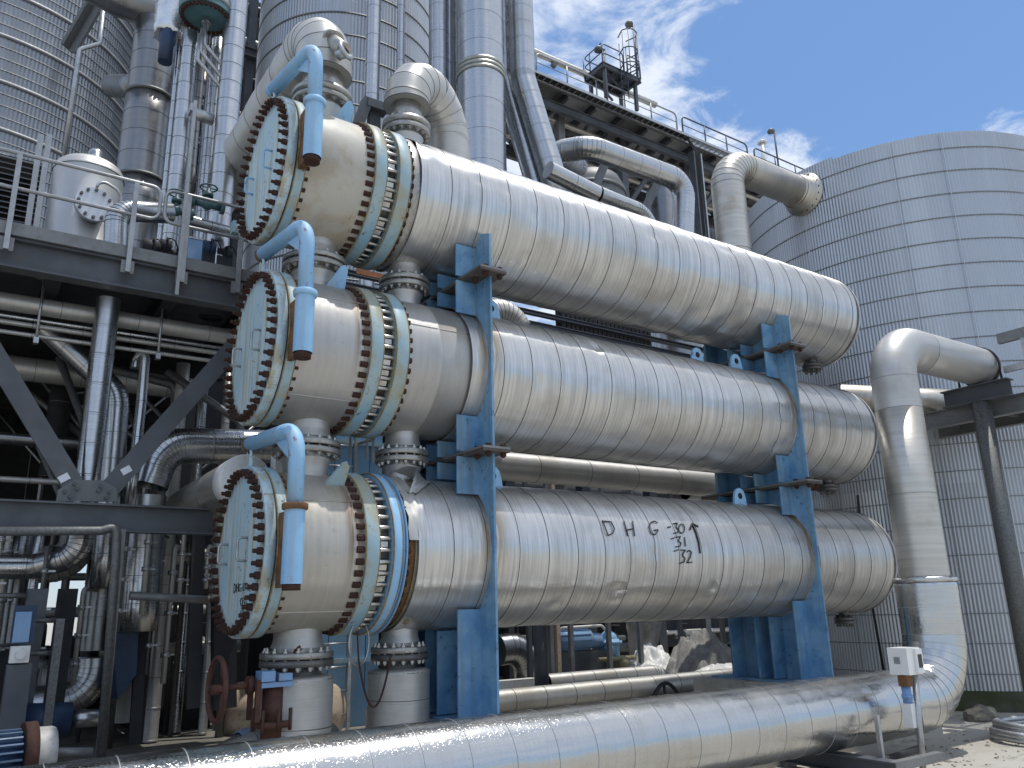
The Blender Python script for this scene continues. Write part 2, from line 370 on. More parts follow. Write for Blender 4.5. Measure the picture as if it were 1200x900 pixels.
    c = t.mix(t.rng(a, .3, .7), (.40,.38,.335), (.49,.465,.415)); c = t.mix(t.rng(b, .48, .72, 0, .6, True), c, (.27,.24,.19))
    c = t.mix(t.rng(w, .56, .68, 0, .7, True), c, (.13,.11,.085))
    t.set('Base Color', c); t.set('Roughness', .9); t.bump(t.math('ADD', b, t.math('MULTIPLY', c0, .4)), .35, .02); M['concrete'] = t.mat
    t = NT('mossy_concrete')
    a = t.noise(t.map('Object', (1.2,1.2,2.5)), 1, 6, .65); b = t.noise(t.map('Object', (6,6,2)), 1, 5, .6)
    c = t.mix(t.rng(a, .35, .62, 0, 1, True), (.10,.095,.07), (.055,.06,.025)); c = t.mix(t.rng(b, .55, .7, 0, .5), c, (.03,.03,.02))
    t.set('Base Color', c); t.set('Roughness', .95); t.bump(b, .5, .03); M['moss'] = t.mat
mats()

# ------------------------------------------------------------------ pipes
def clad(root, pts, r, bend=0.4, seam=0.5, mat=None, n=28, smat=None, name='cladding_sheet', lip=.004, gap=.008, gores=6, caps=(True, True), seed=0, dent=0.0, smoothbend=False):
    """one insulated pipe as a row of separate jacket sheets"""
    mat = mat or MT['clad']; path = fillet(pts, bend, gores if not smoothbend else 10)
    P = [p for p, _ in path]; B = [b for _, b in path]; S = [0.0]
    for i in range(1, len(P)): S.append(S[-1]+(P[i]-P[i-1]).length)
    fr = frames(P); cuts = [0.0]
    for i in range(1, len(P)):
        if B[i]:
            if not smoothbend: cuts.append(S[i])
        else:
            L = S[i]-S[i-1]; k = max(1, round(L/seam)); a = S[i-1]
            for j in range(1, k+1): cuts.append(a+L*j/k)
            if i < len(P)-1 and smoothbend: pass
    cuts = sorted(set(round(c, 5) for c in cuts))
    if cuts[-1] < S[-1]-1e-4: cuts.append(S[-1])
    def ev(s):
        i = 1
        while i < len(S)-1 and S[i] < s-1e-6: i += 1
        t = (s-S[i-1])/max(1e-9, S[i]-S[i-1]); t = min(1, max(0, t))
        x = fr[i-1][0].lerp(fr[i][0], t); y = fr[i-1][1].lerp(fr[i][1], t)
        return P[i-1].lerp(P[i], t), x.normalized(), y.normalized()
    for k in range(len(cuts)-1):
        a, b = cuts[k], cuts[k+1]; mb = MB(); L = b-a
        if L < .02: continue
        g = min(gap, L*.2); w = min(.022, L*.25)
        inner = [s for s in S if a+g+w+.02 < s < b-.01]
        if dent and L > .2: inner = sorted(set(inner+[a+g+w+(b-a-g-w)*q/5 for q in range(1, 5)]))
        strips = [(1, [(a, r-lip*.8), (a+g, r-lip*.8)]), (1, [(a+g, r-lip*.8), (a+g, r+lip)]), (0, [(a+g, r+lip), (a+g+w, r+lip*.9)]), (0, [(a+g+w, r+lip*.9), (a+g+w+.002, r)]),
                  (0, [(a+g+w+.002, r)]+[(s, r) for s in inner]+[(b, r)])]
        for si, (mi, st) in enumerate(strips):
            R = []; uv = []
            for s, rr in st:
                c, x, y = ev(s); ring = []
                for j in range(n):
                    q = 2*PI*j/n; d = x*math.cos(q)+y*math.sin(q); r2 = rr
                    if dent: r2 += dent*(noise.noise((c+d*r)*2.1+Vector((seed,0,0)))+.6*noise.noise((c+d*r)*5.3))
                    ring.append(c+d*r2)
                R.append(ring); uv.append((s, 2*PI*r))
            mb.rings(R, caps[0] and k == 0 and si == 0, caps[1] and k == len(cuts)-2 and si == 4, uv, [mi]*(len(st)-1))
        part(name, mb, [mat, smat or MT['seam']], root)
def PIPE(label, pts, r, bend=0.4, seam=0.5, mat=None, name='process_pipe', cat='pipe', group=None, **kw):
    root = thing(name, label, cat, pts[0], group); clad(root, pts, r, bend, seam, mat, **kw); return root
def plainpipe(name, label, pts, r, mat, bend=.25, cat='pipe', n=14, group=None):
    mb = MB(); mb.tube([p for p, _ in fillet(pts, bend)], r, n); return solo(name, mb, mat, label, cat, pts[0], group)
def Vp(px, py, Y, z0, z1):
    p = at(px, py, Y); return [Vector((p.x, Y, z0+H)), Vector((p.x, Y, z1+H))]
def Hx(px, py, Y, x0, x1):
    p = at(px, py, Y); return [Vector((x0, Y, p.z)), Vector((x1, Y, p.z))]
def hexnut(x0, x1, r, mb):
    mb.cyl((x0,0,0), (x1,0,0), r, 6, smooth=False)
def axmat(c, d):                            # matrix taking +X to direction d at point c
    d = Vector(d).normalized(); y = d.orthogonal().normalized(); z = d.cross(y)
    return Matrix(((d.x,y.x,z.x,c[0]),(d.y,y.y,z.y,c[1]),(d.z,y.z,z.z,c[2]),(0,0,0,1)))
# ------------------------------------------------------------------ ground
MT['pavement'] = m_plain('shade_dark_pavement', (.20,.19,.165), .9, 0, .35, .6, .25, (.07,.065,.055), .8)  # darker base colour stands for shade on the floor; the blotches are stains
def setting():
    mb = MB(); n = 60
    def gx(i): t = (i/n-.5)*2; return math.copysign(abs(t)**3, t)*900
    I = [[mb.vert((gx(i)+5, gx(j)+12, .012*noise.noise((gx(i)*.5, gx(j)*.5, 0)) if abs(gx(i))+abs(gx(j)) < 40 else 0)) for j in range(n+1)] for i in range(n+1)]
    for i in range(n):
        for j in range(n): mb.face([I[i][j], I[i+1][j], I[i+1][j+1], I[i][j+1]], smooth=True)
    solo('ground', mb, MT['concrete'], kind='structure')
    mb = MB(); mb.box((2.3, 7.55, -.2), (13.2, 10.7, .35)); solo('raised_pavement', mb, MT['concrete'], kind='structure')
    mb = MB(); mb.box((-16, 10.702, -.2), (13.2, 42, .346)); mb.box((-16, 7.55, -.2), (2.298, 10.70, .346)); solo('shade_dark_floor', mb, MT['pavement'], kind='structure')  # slab coloured darker where the floor lies in shade
setting()

# ------------------------------------------------------------------ the three stacked exchangers
YC, RS = 9.0, .904
ZC = [2.754, 5.079, 7.378]
X0, XG, XF, XN, XA, XS, XB, XN2, XSH, XE = 2.50, 2.615, 2.74, 3.47, 3.58, 3.745, 3.90, 4.07, 4.21, 13.62
NZ = (3.20, 4.44)
def me_cover_bolt():
    mb = MB(); hexnut(-.055, 0, .038, mb); mb.cyl((-.10,0,0), (-.055,0,0), .023, 6, smooth=False); hexnut(.243, .295, .038, mb); mb.cyl((-.02,0,0), (.26,0,0), .022, 6, smooth=False)
    return mb.mesh('cover_bolt', [MT['rust']])
def me_stud():
    mb = MB(); hexnut(-.09, -.002, .038, mb); mb.m = 1; mb.cyl((-.05,0,0), (.53,0,0), .024, 8); mb.m = 0; hexnut(.492, .54, .038, mb)
    return mb.mesh('stud_bolt', [MT['rust'], MT['boltsteel']])
def me_flange_bolt():
    mb = MB(); hexnut(.062, .10, .033, mb); hexnut(-.10, -.062, .033, mb); mb.cyl((-.115,0,0), (.125,0,0), .017, 6, smooth=False)
    return mb.mesh('flange_bolt', [MT['boltsteel']])
ME_CB, ME_ST, ME_FB = me_cover_bolt(), me_stud(), me_flange_bolt()
def me_ubolt(): pass
def ring_flange(root, x0, x1, r, zc, mat, ri=.80, name='girth_flange', bev=.012):
    mb = MB(); mb.lathe((0, YC, zc), (1,0,0), [(x0, ri), (x0, r-bev), (x0+bev, r), (x1-bev, r), (x1, r-bev), (x1, ri)], 72)
    for i in range(len(mb.f)):
        mb.sm[i] = (72*2 <= i < 72*3)
    o = part(name, mb, mat, root)
    if name in ('girth_flange', 'channel_flange'):
        for xe in (x0, x1-.008):
            e = MB(); e.lathe((0, YC, zc), (1,0,0), [(xe, r-.02), (xe-.001, r-.001), (xe+.004, r+.0015), (xe+.009, r+.001)], 72); part('rusty_edge', e, MT['edge'], root)
    return o
MT['edge'] = m_plain('ochre_rust_edge', (.34,.25,.12), .85, 0, .5, 5, .2, (.14,.06,.03), .9)
def strokes(root, name, polys, r, mat):
    mb = MB()
    for P in polys: mb.tube(P, r, 5)
    return part(name, mb, mat, root)
def loop(cx, cy, rx, ry): return [(cx+rx*math.cos(a*PI/6), cy+ry*math.sin(a*PI/6)) for a in range(13)]
def nozzle(root, x, zc, up, z_mid, r, rf, mats, lip=0.0):
    """vertical branch with a bolted flange; the partner flange belongs to the other side"""
    z0 = zc+(RS*.93 if up else -RS*.93); m1, m2 = mats; s = 1 if up else -1
    mb = MB(); mb.cyl((x, YC, z0-s*.25), (x, YC, z_mid-s*.06), r, 32, cap=False)
    mb.lathe((x, YC, z_mid-s*.12), (0,0,s), [(-.10, r), (-.06, r+.006), (-.02, r+.022), (0, r+.028)], 32)
    part('nozzle', mb, m1, root)
    mb = MB(); mb.lathe((x, YC, z_mid-s*.075), (0,0,s), [(0, r*.9), (0, rf-.008), (.008, rf), (.060, rf), (.068, rf-.008), (.068, r*.9)], 40)
    for i in range(len(mb.f)): mb.sm[i] = 40 <= i < 160
    part('nozzle_flange', mb, m2, root)
    mb = MB(); mb.lathe((x, YC, z0), (0,0,s), [(-.22, r+.16), (.0, r+.15), (.012, r+.03), (.02, r)], 32)
def flange_bolts(root, x, z, rb, n):
    for k in range(n):
        a = 2*PI*k/n+.1; piece('flange_bolt', ME_FB, axmat((x+rb*math.cos(a), YC+rb*math.sin(a), z), (0,0,1)), root)

def exchanger(u):
    zc = ZC[u]
    lab = ['bottom heat exchanger of three, with black handwritten letters and torn cladding',
           'middle heat exchanger of three, bare steel shell beside its blue flanges',
           'top heat exchanger of three, with cream painted channel, under the two insulated elbows'][u]
    root = thing('heat_exchanger', lab, 'heat exchanger', (X0, YC, zc), 'heat exchangers stacked in the blue saddles')
    # channel cover
    mb = MB(); mb.lathe((0, YC, zc), (1,0,0), [(X0, .001), (X0, .905), (X0+.012, .917), (XG-.012, .917), (XG-.01, .88)], 72)
    for i in range(len(mb.f)): mb.sm[i] = 144 <= i < 216
    cov = part('channel_cover', mb, MT['coverblue'], root)
    mb = MB()
    for hx, h0, h1 in ((268, 638, 661), (291, 630, 657)):
        pa, pb = at(hx, h0, X=X0), at(hx-1, h1, X=X0); pa.z += zc-ZC[0]; pb.z += zc-ZC[0]; pb.y = pa.y
        p = [pa+Vector((0,.02,0)), pa+Vector((-.10,.02,0)), pb+Vector((-.10,.02,0)), pb+Vector((0,.02,0))]
        h = MB(); h.tube([q for q, _ in fillet(p, .035, 4)], .014, 8); part('handle', h, MT['davit'] if u == 2 else MT['galv'], cov)
    ring_flange(root, XG-.012, XG+.006, .885, zc, MT['rust'], name='gasket')
    ring_flange(root, XG+.006, XF, .915, zc, MT['flangeblue'] if u < 2 else MT['flangeblue'], name='channel_flange')
    for k in range(44):
        a = 2*PI*(k+.5)/44; piece('cover_bolt', ME_CB, axmat((X0, YC+.845*math.cos(a), zc+.845*math.sin(a)), (1,0,0)), root)
    # lug on the cover rim and a short chain link up to the davit
    mb = MB(); mb.prism([(X0+.03, YC-.07, zc+.90), (X0+.03, YC+.07, zc+.90), (X0+.03, YC+.055, zc+1.03), (X0+.03, YC, zc+1.07), (X0+.03, YC-.055, zc+1.03)], (.035,0,0))
    mb.tube([(X0+.047+.0*math.cos(a), YC+.06*math.cos(a), zc+1.06+.05*math.sin(a)) for a in [i*PI/6 for i in range(12)]], .016, 6, closed=True)
    part('lifting_lug', mb, MT['coverblue'], root)
    mb = MB(); mb.cyl((X0+.047, YC, zc+1.07), (X0+.047, YC, zc+1.17), .02, 8); part('hook_bolt', mb, MT['rust'], root)
    # barrel
    bm = [MT['channel'], MT['channel_mid'], MT['creamwrap']][u]
    mb = MB(); nn = 72; prof = []
    for i in range(13):
        x = XF-.02+(XA+.0-XF+.02)*i/12; prof.append((x, .872))
    R = []; uv = []
    for x, r in prof:
        ring = []
        for j in range(nn):
            a = 2*PI*j/nn; rr = r
            if u == 2: rr += .012*noise.noise((x*2.2, math.cos(a)*2.2, math.sin(a)*2.2+4))
            ring.append((x, YC+rr*math.cos(a), zc+rr*math.sin(a)))
        R.append(ring); uv.append((x, 5.5))
    mb.rings(R, uvs=uv); part('channel_barrel', mb, bm, root)
    if u != 2:
        for a0 in (2.55, 4.0): mb = MB(); mb.tube([(XF+.0+.06*i, YC+.874*math.cos(a0), zc+.874*math.sin(a0)) for i in range(15)], .008, 6); part('weld_seam', mb, bm, root)
    # girth flange with long studs
    ring_flange(root, XA, XS, .925, zc, MT['flangeblue'])
    ring_flange(root, XB, XB+.11 if u == 0 else XN2, .925 if u else .935, zc, MT['davit'] if u == 0 else MT['flangeblue'])
    if u == 0:
        ring_flange(root, XB+.125, XB+.145, .925, zc, MT['davit'], name='clamp_ring'); ring_flange(root, XB+.155, XN2, .94, zc, MT['davit'], name='clamp_ring')
        mb = MB(); mb.lathe((0, YC, zc), (1,0,0), [(XB+.10, .90), (XB+.16, .90)], 72); part('gasket', mb, MT['black'], root)
    mb = MB(); mb.lathe((0, YC, zc), (1,0,0), [(XS-.05, .79), (XB+.05, .79)], 64); part('tube_sheet', mb, MT['flange_dark'], root)
    for k in range(44):
        a = 2*PI*(k+.25)/44; piece('stud_bolt', ME_ST, axmat((XA, YC+.868*math.cos(a), zc+.868*math.sin(a)), (1,0,0)), root)
    mb = MB()
    for k in (21, 23, 24, 25, 27, 28):
        a = 2*PI*(k+.75)/44; c = Vector((XS+.02, YC+.84*math.cos(a), zc+.84*math.sin(a))); d = Vector((0, -math.sin(a), math.cos(a))); o = Vector((0, math.cos(a), math.sin(a)))
        mb.hexa([c-d*.03-o*.05, c-d*.03-o*.05+Vector((.09,0,0)), c+d*.03-o*.05+Vector((.09,0,0)), c+d*.03-o*.05, c-d*.03+o*.03, c-d*.03+o*.03+Vector((.09,0,0)), c+d*.03+o*.03+Vector((.09,0,0)), c+d*.03+o*.03])
    part('spacer_block', mb, MT['boltsteel'], root, kind='stuff')
    # lifting plate on the barrel next to the flange
    mb = MB(); a = 1.95; o = Vector((0, math.cos(a), math.sin(a))); c = Vector((XN-.02, YC, zc)); d = Vector((0, -math.sin(a), math.cos(a)))
    if u == 0: a = 2.2; o = Vector((0, math.cos(a), math.sin(a))); d = Vector((0, -math.sin(a), math.cos(a)))
    q = [c+o*.86-Vector((.22,0,0)), c+o*.86+Vector((.02,0,0)), c+o*1.10+Vector((.02,0,0)), c+o*1.16-Vector((.02,0,0)), c+o*1.14-Vector((.07,0,0))]
    mb.prism([p-d*.018 for p in q], d*.036); part('lifting_plate', mb, MT['davit'] if u else MT['flangeblue'], root)
    # shell
    x = XSH; sm = MT['shell' if u < 2 else 'shell_plain']
    mb = MB(); mb.lathe((0, YC, zc), (1,0,0), [(XN2-.02, .855), (XSH+.06, .855)], 64); part('shell_barrel', mb, MT['flange_steel'] if u else MT['rustplate'], root)
    if u == 1:
        mb = MB(); mb.lathe((0, YC, zc), (1,0,0), [(XN2, .872), (4.5, .872), (4.505, .876), (4.53, .876), (4.535, .872), (5.02, .872)], 72)
        mb.tube([(XN2+.1*i, YC+.872*math.cos(2.75), zc+.872*math.sin(2.75)) for i in range(10)], .008, 6)
        part('bare_shell', mb, MT['channel_mid'], root); x = 4.93
    sheets = [x]
    while sheets[-1] < XE-.62: sheets.append(sheets[-1]+(.455 if sheets[-1] > 5.2 or u == 2 else .46)+random.uniform(-.02, .02))
    sheets.append(XE-.14)
    for k in range(len(sheets)-1):
        a, b = sheets[k], sheets[k+1]; mb = MB(); R = []; uv = []; nn = 84
        def ringat(xx, r, w):
            ring = []
            for j in range(nn):
                q = 2*PI*j/nn; p = Vector((xx, YC+RS*math.cos(q), zc+RS*math.sin(q)))
                dd = .0055*noise.noise(p*1.5)+.005*noise.noise(p*3.6)+.0025*noise.noise(Vector((p.x*9, p.y*2.5, p.z*2.5)))
                e = noise.noise(p*3.1+Vector((11,3,u*7)))                      # a few dents
                if e > .45: dd -= (e-.45)*.12
                if u == 2 and k < 2:                                            # buckled sheet at the channel end
                    dd += .05*noise.noise(p*3.3)*(1 if math.sin(q) > .1 else .3)*max(0, 1-(xx-XSH)/.7)
                if u == 2 and 8.6 < xx < 10.6 and math.sin(q) < -.2: dd += .05*noise.noise(p*2.7)*min(1, -math.sin(q))
                if u == 1 and 9.4 < xx < 11 and math.sin(q) < -.3: dd += .03*noise.noise(p*2.9)*min(1, -math.sin(q))
                rr = r+dd*w; ring.append((xx, YC+rr*math.cos(q), zc+rr*math.sin(q)))
            return ring
        LP = .0045
        for mi, st in ((1, [(a, RS-.004), (a+.008, RS-.004)]), (1, [(a+.008, RS-.004), (a+.008, RS+LP)]), (0, [(a+.008, RS+LP), (a+.036, RS+LP)]), (0, [(a+.036, RS+LP), (a+.039, RS)]),
                       (0, [(a+.039+(b-a-.039)*q/7, RS) for q in range(8)])):
            mb.rings([ringat(x_, r_, 1) for x_, r_ in st], uvs=[(x_, 2*PI*RS) for x_, _ in st], mats=[mi]*(len(st)-1))
        if u == 0 and k == 0:
            # the first sheet of the lower shell is split open at the top: leave a wedge out
            keep = []
            for fi, f in enumerate(mb.f):
                c = sum((Vector(mb.v[i]) for i in f), Vector())/len(f); q = math.atan2(c.z-zc, c.y-YC)
                open_ = 1.72 < q < 2.30 and (c.x-a) < .40*(1-abs(q-2.05)/.33)
                keep.append(not open_)
            mb.f = [x for x, g in zip(mb.f, keep) if g]; mb.uv = [x for x, g in zip(mb.uv, keep) if g]; mb.mi = [x for x, g in zip(mb.mi, keep) if g]; mb.sm = [x for x, g in zip(mb.sm, keep) if g]
        part('cladding_sheet', mb, [sm, MT['seam']], root)
    if u == 0:
        mb = MB(); R = []
        for i in range(7):                                                     # curled flap of torn jacket
            t = i/6; ring = []
            for j in range(9):
                s = j/8; q = 1.62+.75*s; rr = RS+.02+.16*t*t*math.sin(PI*s)+.02*noise.noise((t*5, s*6, 2)); xx = XSH+.40*(1-abs(q-2.0)/.42)+.10+.05*t-.30*t*(1-abs(s-.5))
                ring.append(mb.vert((xx-.05, YC+rr*math.cos(q), zc+rr*math.sin(q))))
            R.append(ring)
        for i in range(6):
            for j in range(8): mb.face([R[i][j], R[i][j+1], R[i+1][j+1], R[i+1][j]], ((0,0),(0,1),(1,1),(1,0)), True)
        part('torn_flap', mb, [sm], root, 'curled flap of torn cladding')
        mb = MB(); R = []
        for i in range(6):
            t = i/5; ring = []
            for j in range(22):
                s = j/21; q = 1.55+1.5*s; rr = .91+.03*noise.noise((t*3, s*9, 5)); xx = XN2+.03+.17*t+.02*noise.noise((s*7, t*2, 1))
                ring.append(mb.vert((xx, YC+rr*math.cos(q), zc+rr*math.sin(q))))
            R.append(ring)
        for i in range(5):
            for j in range(21): mb.face([R[i][j], R[i][j+1], R[i+1][j+1], R[i+1][j]], ((0,0),(0,1),(1,1),(1,0)), True)
        part('crumpled_collar', mb, [MT['clad_dull']], root)
        mb = MB(); mb.lathe((0, YC, zc), (1,0,0), [(XSH-.02, .875), (XSH+.6, .875)], 64); part('insulation', mb, MT['insul'], root)
    elif u == 2:
        mb = MB(); mb.lathe((0, YC, zc), (1,0,0), [(XN2+.05, .87), (XSH, .895), (XSH+.02, .88)], 64); part('end_collar', mb, MT['flange_steel'], root)
    # rounded end cap
    mb = MB(); prof = [(XE-.15, RS+.006), (XE-.11, RS+.006), (XE-.10, RS-.002)]+[(XE-.10+.17*math.sin(t*PI/16), RS-.17+.17*math.cos(t*PI/16)) for t in range(1, 9)]+[(XE+.12, .4), (XE+.14, .001)]
    mb.lathe((0, YC, zc), (1,0,0), prof, 72, mats=[1]+[0]*20); part('end_cap', mb, [sm, MT['seam']], root)
    # branches
    top = zc+1.162; r1, r2 = .262, .215; f1, f2 = .395, .335
    msn = (MT['stain_less'], MT['flange_steel'])
    zt = {0: [ (ZC[0]+ZC[1])/2+.01 ]*2, 1: [(ZC[1]+ZC[2])/2+.01]*2, 2: [ZC[2]+1.20]*2}[u]
    zb = {0: [1.60, 1.60], 1: [(ZC[0]+ZC[1])/2+.01]*2, 2: [(ZC[1]+ZC[2])/2+.01]*2}[u]
    for i, (x, r, rf) in enumerate(((NZ[0], r1, f1), (NZ[1], r2, f2))):
        nozzle(root, x, zc, True, zt[i]-.003, r, rf, msn); nozzle(root, x, zc, False, zb[i]+.003, r, rf, msn)
        flange_bolts(root, x, zt[i], rf-.055, 16)
        if u == 0: flange_bolts(root, x, zb[i], rf-.055, 16)
    # drain at the far end, and lifting eyes by the saddles
    mb = MB(); xd = 13.0; mb.cyl((xd, YC-.1, zc-RS-.09), (xd, YC-.1, zc-RS+.1), .09, 16); mb.cyl((xd, YC-.1, zc-RS-.12), (xd, YC-.1, zc-RS-.07), .17, 24); mb.cyl((xd, YC-.1, zc-RS-.18), (xd, YC-.1, zc-RS-.13), .17, 24)
    for k in range(8): mb.cyl((xd+.13*math.cos(k*PI/4), YC-.1+.13*math.sin(k*PI/4), zc-RS-.23), (xd+.13*math.cos(k*PI/4), YC-.1+.13*math.sin(k*PI/4), zc-RS-.03), .018, 6)
    part('drain_nozzle', mb, MT['flange_dark'], root)
    if u < 2:
        for xx, yy in ((5.62, YC-.30), (9.85, YC-.12), (10.6, YC-.30)) if u == 1 else ((5.6, YC-.30), (10.35, YC-.30)):
            mb = MB(); zt_ = zc+math.sqrt(RS*RS-(yy-YC)**2)-.03
            P = [(xx-.15, yy, zt_), (xx+.15, yy, zt_), (xx+.13, yy, zt_+.14)]+[(xx+.12*math.cos(t*PI/6), yy, zt_+.17+.12*math.sin(t*PI/6)) for t in range(0, 7)]+[(xx-.13, yy, zt_+.14)]
            mb.prism(P[:3]+P[3:], (0, .04, 0))
            mb.m = 1; mb.cyl((xx, yy-.004, zt_+.16), (xx, yy+.044, zt_+.16), .05, 14); part('lifting_lug', mb, [MT['davit'], MT['black']], root)
    # davit that carries the cover
    dz = zc-ZC[0]; px, pyy = 2.705, 7.86
    zbot = {0: 2.30, 1: 2.335, 2: 2.345}[u]+dz; zcol = {0: 3.13, 1: 3.08, 2: 3.14}[u]+dz; ztop = 3.92+dz
    mb = MB(); mb.cyl((px, pyy, zbot+.06), (px, pyy, zcol-.03), .103, 24, cap=False); sl = part('davit_sleeve', mb, MT['davit'], root)
    mb = MB(); mb.cyl((px, pyy, zbot), (px, pyy, zbot+.08), .09, 20); part('sleeve_end', mb, MT['rust'], sl)
    mb = MB(); mb.lathe((px, pyy, zcol-.05), (0,0,1), [(0, .1), (0, .125), (.02, .13), (.055, .13), (.065, .12), (.065, .07)], 28); part('sleeve_collar', mb, MT['rustplate'] if u == 0 else MT['davit'], sl)
    mb = MB(); pts = [(px, pyy, zcol), (px-.01, pyy+.01, ztop), (X0+.045, YC+.08, ztop+.02)]; mb.tube([p for p, _ in fillet(pts, .27, 9)], .083, 20)
    arm = part('davit_arm', mb, MT['davit'], root)
    mb = MB(); e = Vector((X0+.045, YC+.08, ztop+.02)); dd = (Vector(pts[1])-e).normalized(); mb.cyl(e+dd*.07, e+dd*.02, .088, 20); part('arm_end_cap', mb, MT['rustplate'] if u < 2 else MT['davit'], arm)
    g0 = Vector((px, pyy, ztop-.42)); g1 = Vector((px, pyy, ztop-.12))+dd*-.08; g2 = Vector((px, pyy, ztop-.05))-dd*.55
    mb = MB(); nrm = (g1-g0).cross(g2-g0).normalized()*.012; mb.prism([g0-nrm, g1-nrm+Vector((0,0,.08)), g2-nrm], nrm*2); part('gusset', mb, MT['davit'], arm)
    mb = MB()
    for zz in (zcol-.10, zbot+.10): mb.box((px-.03, pyy+.09, zz-.04), (px+.02, 8.25, zz+.03))
    mb.box((px-.075, pyy+.05, zbot+.03), (px-.03, pyy+.26, zcol-.06)); part('sleeve_bracket', mb, MT['rustplate'], root)
    # writing
    if u == 0:
        k = lambda L: [(480+x/3.158, 480+y/3.158) for x, y in L]
        S = [[(715,412),(735,465)], [(712,412),(745,415),(758,440),(752,458),(735,465)], [(793,412),(808,468)], [(825,412),(833,468)], [(803,445),(829,440)],
             [(918,418),(905,412),(893,417),(886,435),(893,456),(908,463),(919,450),(919,444),(904,446)],
             [(955,435),(967,433)], [(975,422),(992,419),(985,435),(996,444),(992,455),(978,457)], loop(1007,440,11,17),
             [(968,478),(982,474)], [(985,472),(1003,469),(995,485),(1005,495),(1000,506),(985,508)], [(1018,472),(1021,506)],
             [(980,524),(997,518)], [(1003,520),(1021,519),(1010,538),(1020,552),(1015,565),(1000,569)], [(1027,527),(1036,520),(1043,528),(1040,545),(1027,568),(1046,565)],
             [(1076,532),(1070,490),(1060,455),(1047,425)], [(1038,443),(1046,421),(1068,433)]]
        def on(px_, py_):
            p = oncyl(px_, py_, YC, zc, RS+.012); return p
        polys = []
        for s in S:
            q = k(s); pts2 = []
            for i in range(len(q)-1):
                for t in range(4): pts2.append(on(q[i][0]+(q[i+1][0]-q[i][0])*t/4, q[i][1]+(q[i+1][1]-q[i][1])*t/4))
            pts2.append(on(*q[-1])); polys.append(pts2)
        k = 0
        for cnt in (2, 3, 1, 1, 1, 1, 1, 1, 1, 1, 1, 1): strokes(root, 'marker_letter', polys[k:k+cnt], .0085, MT['ink']); k += cnt
        strokes(root, 'marker_arrow', polys[k:], .013, MT['ink'])
        S = [[(258,330),(255,415)], [(258,330),(272,345),(270,390),(255,415)], [(280,330),(280,408)], [(295,325),(296,400)], [(280,365),(296,360)],
             [(318,335),(305,335),(300,365),(305,398),(318,395),(318,370),(311,370)], [(323,368),(331,366)], [(336,328),(338,395)],
             [(343,330),(357,328),(349,352),(358,375),(342,390)], loop(369,352,7,28), [(380,395),(386,335),(398,400)], [(382,372),(395,370)],
             loop(322,490,9,35), [(337,455),(350,452),(343,480),(352,505),(338,525)], [(362,450),(364,520)],
             [(318,560),(314,620)], [(352,550),(336,555),(335,580),(350,588),(347,606),(331,612)]]
        polys = [[at(240+x/7.5, 640+y/7.5, X=X0-.004) for x, y in s] for s in S]
        k = 0
        for cnt in (2, 3, 1, 1, 1, 1, 1, 2, 1, 1, 1, 1, 1): strokes(cov, 'marker_letter', polys[k:k+cnt], .0048, MT['ink']); k += cnt
    return root
EX = [exchanger(u) for u in range(3)]

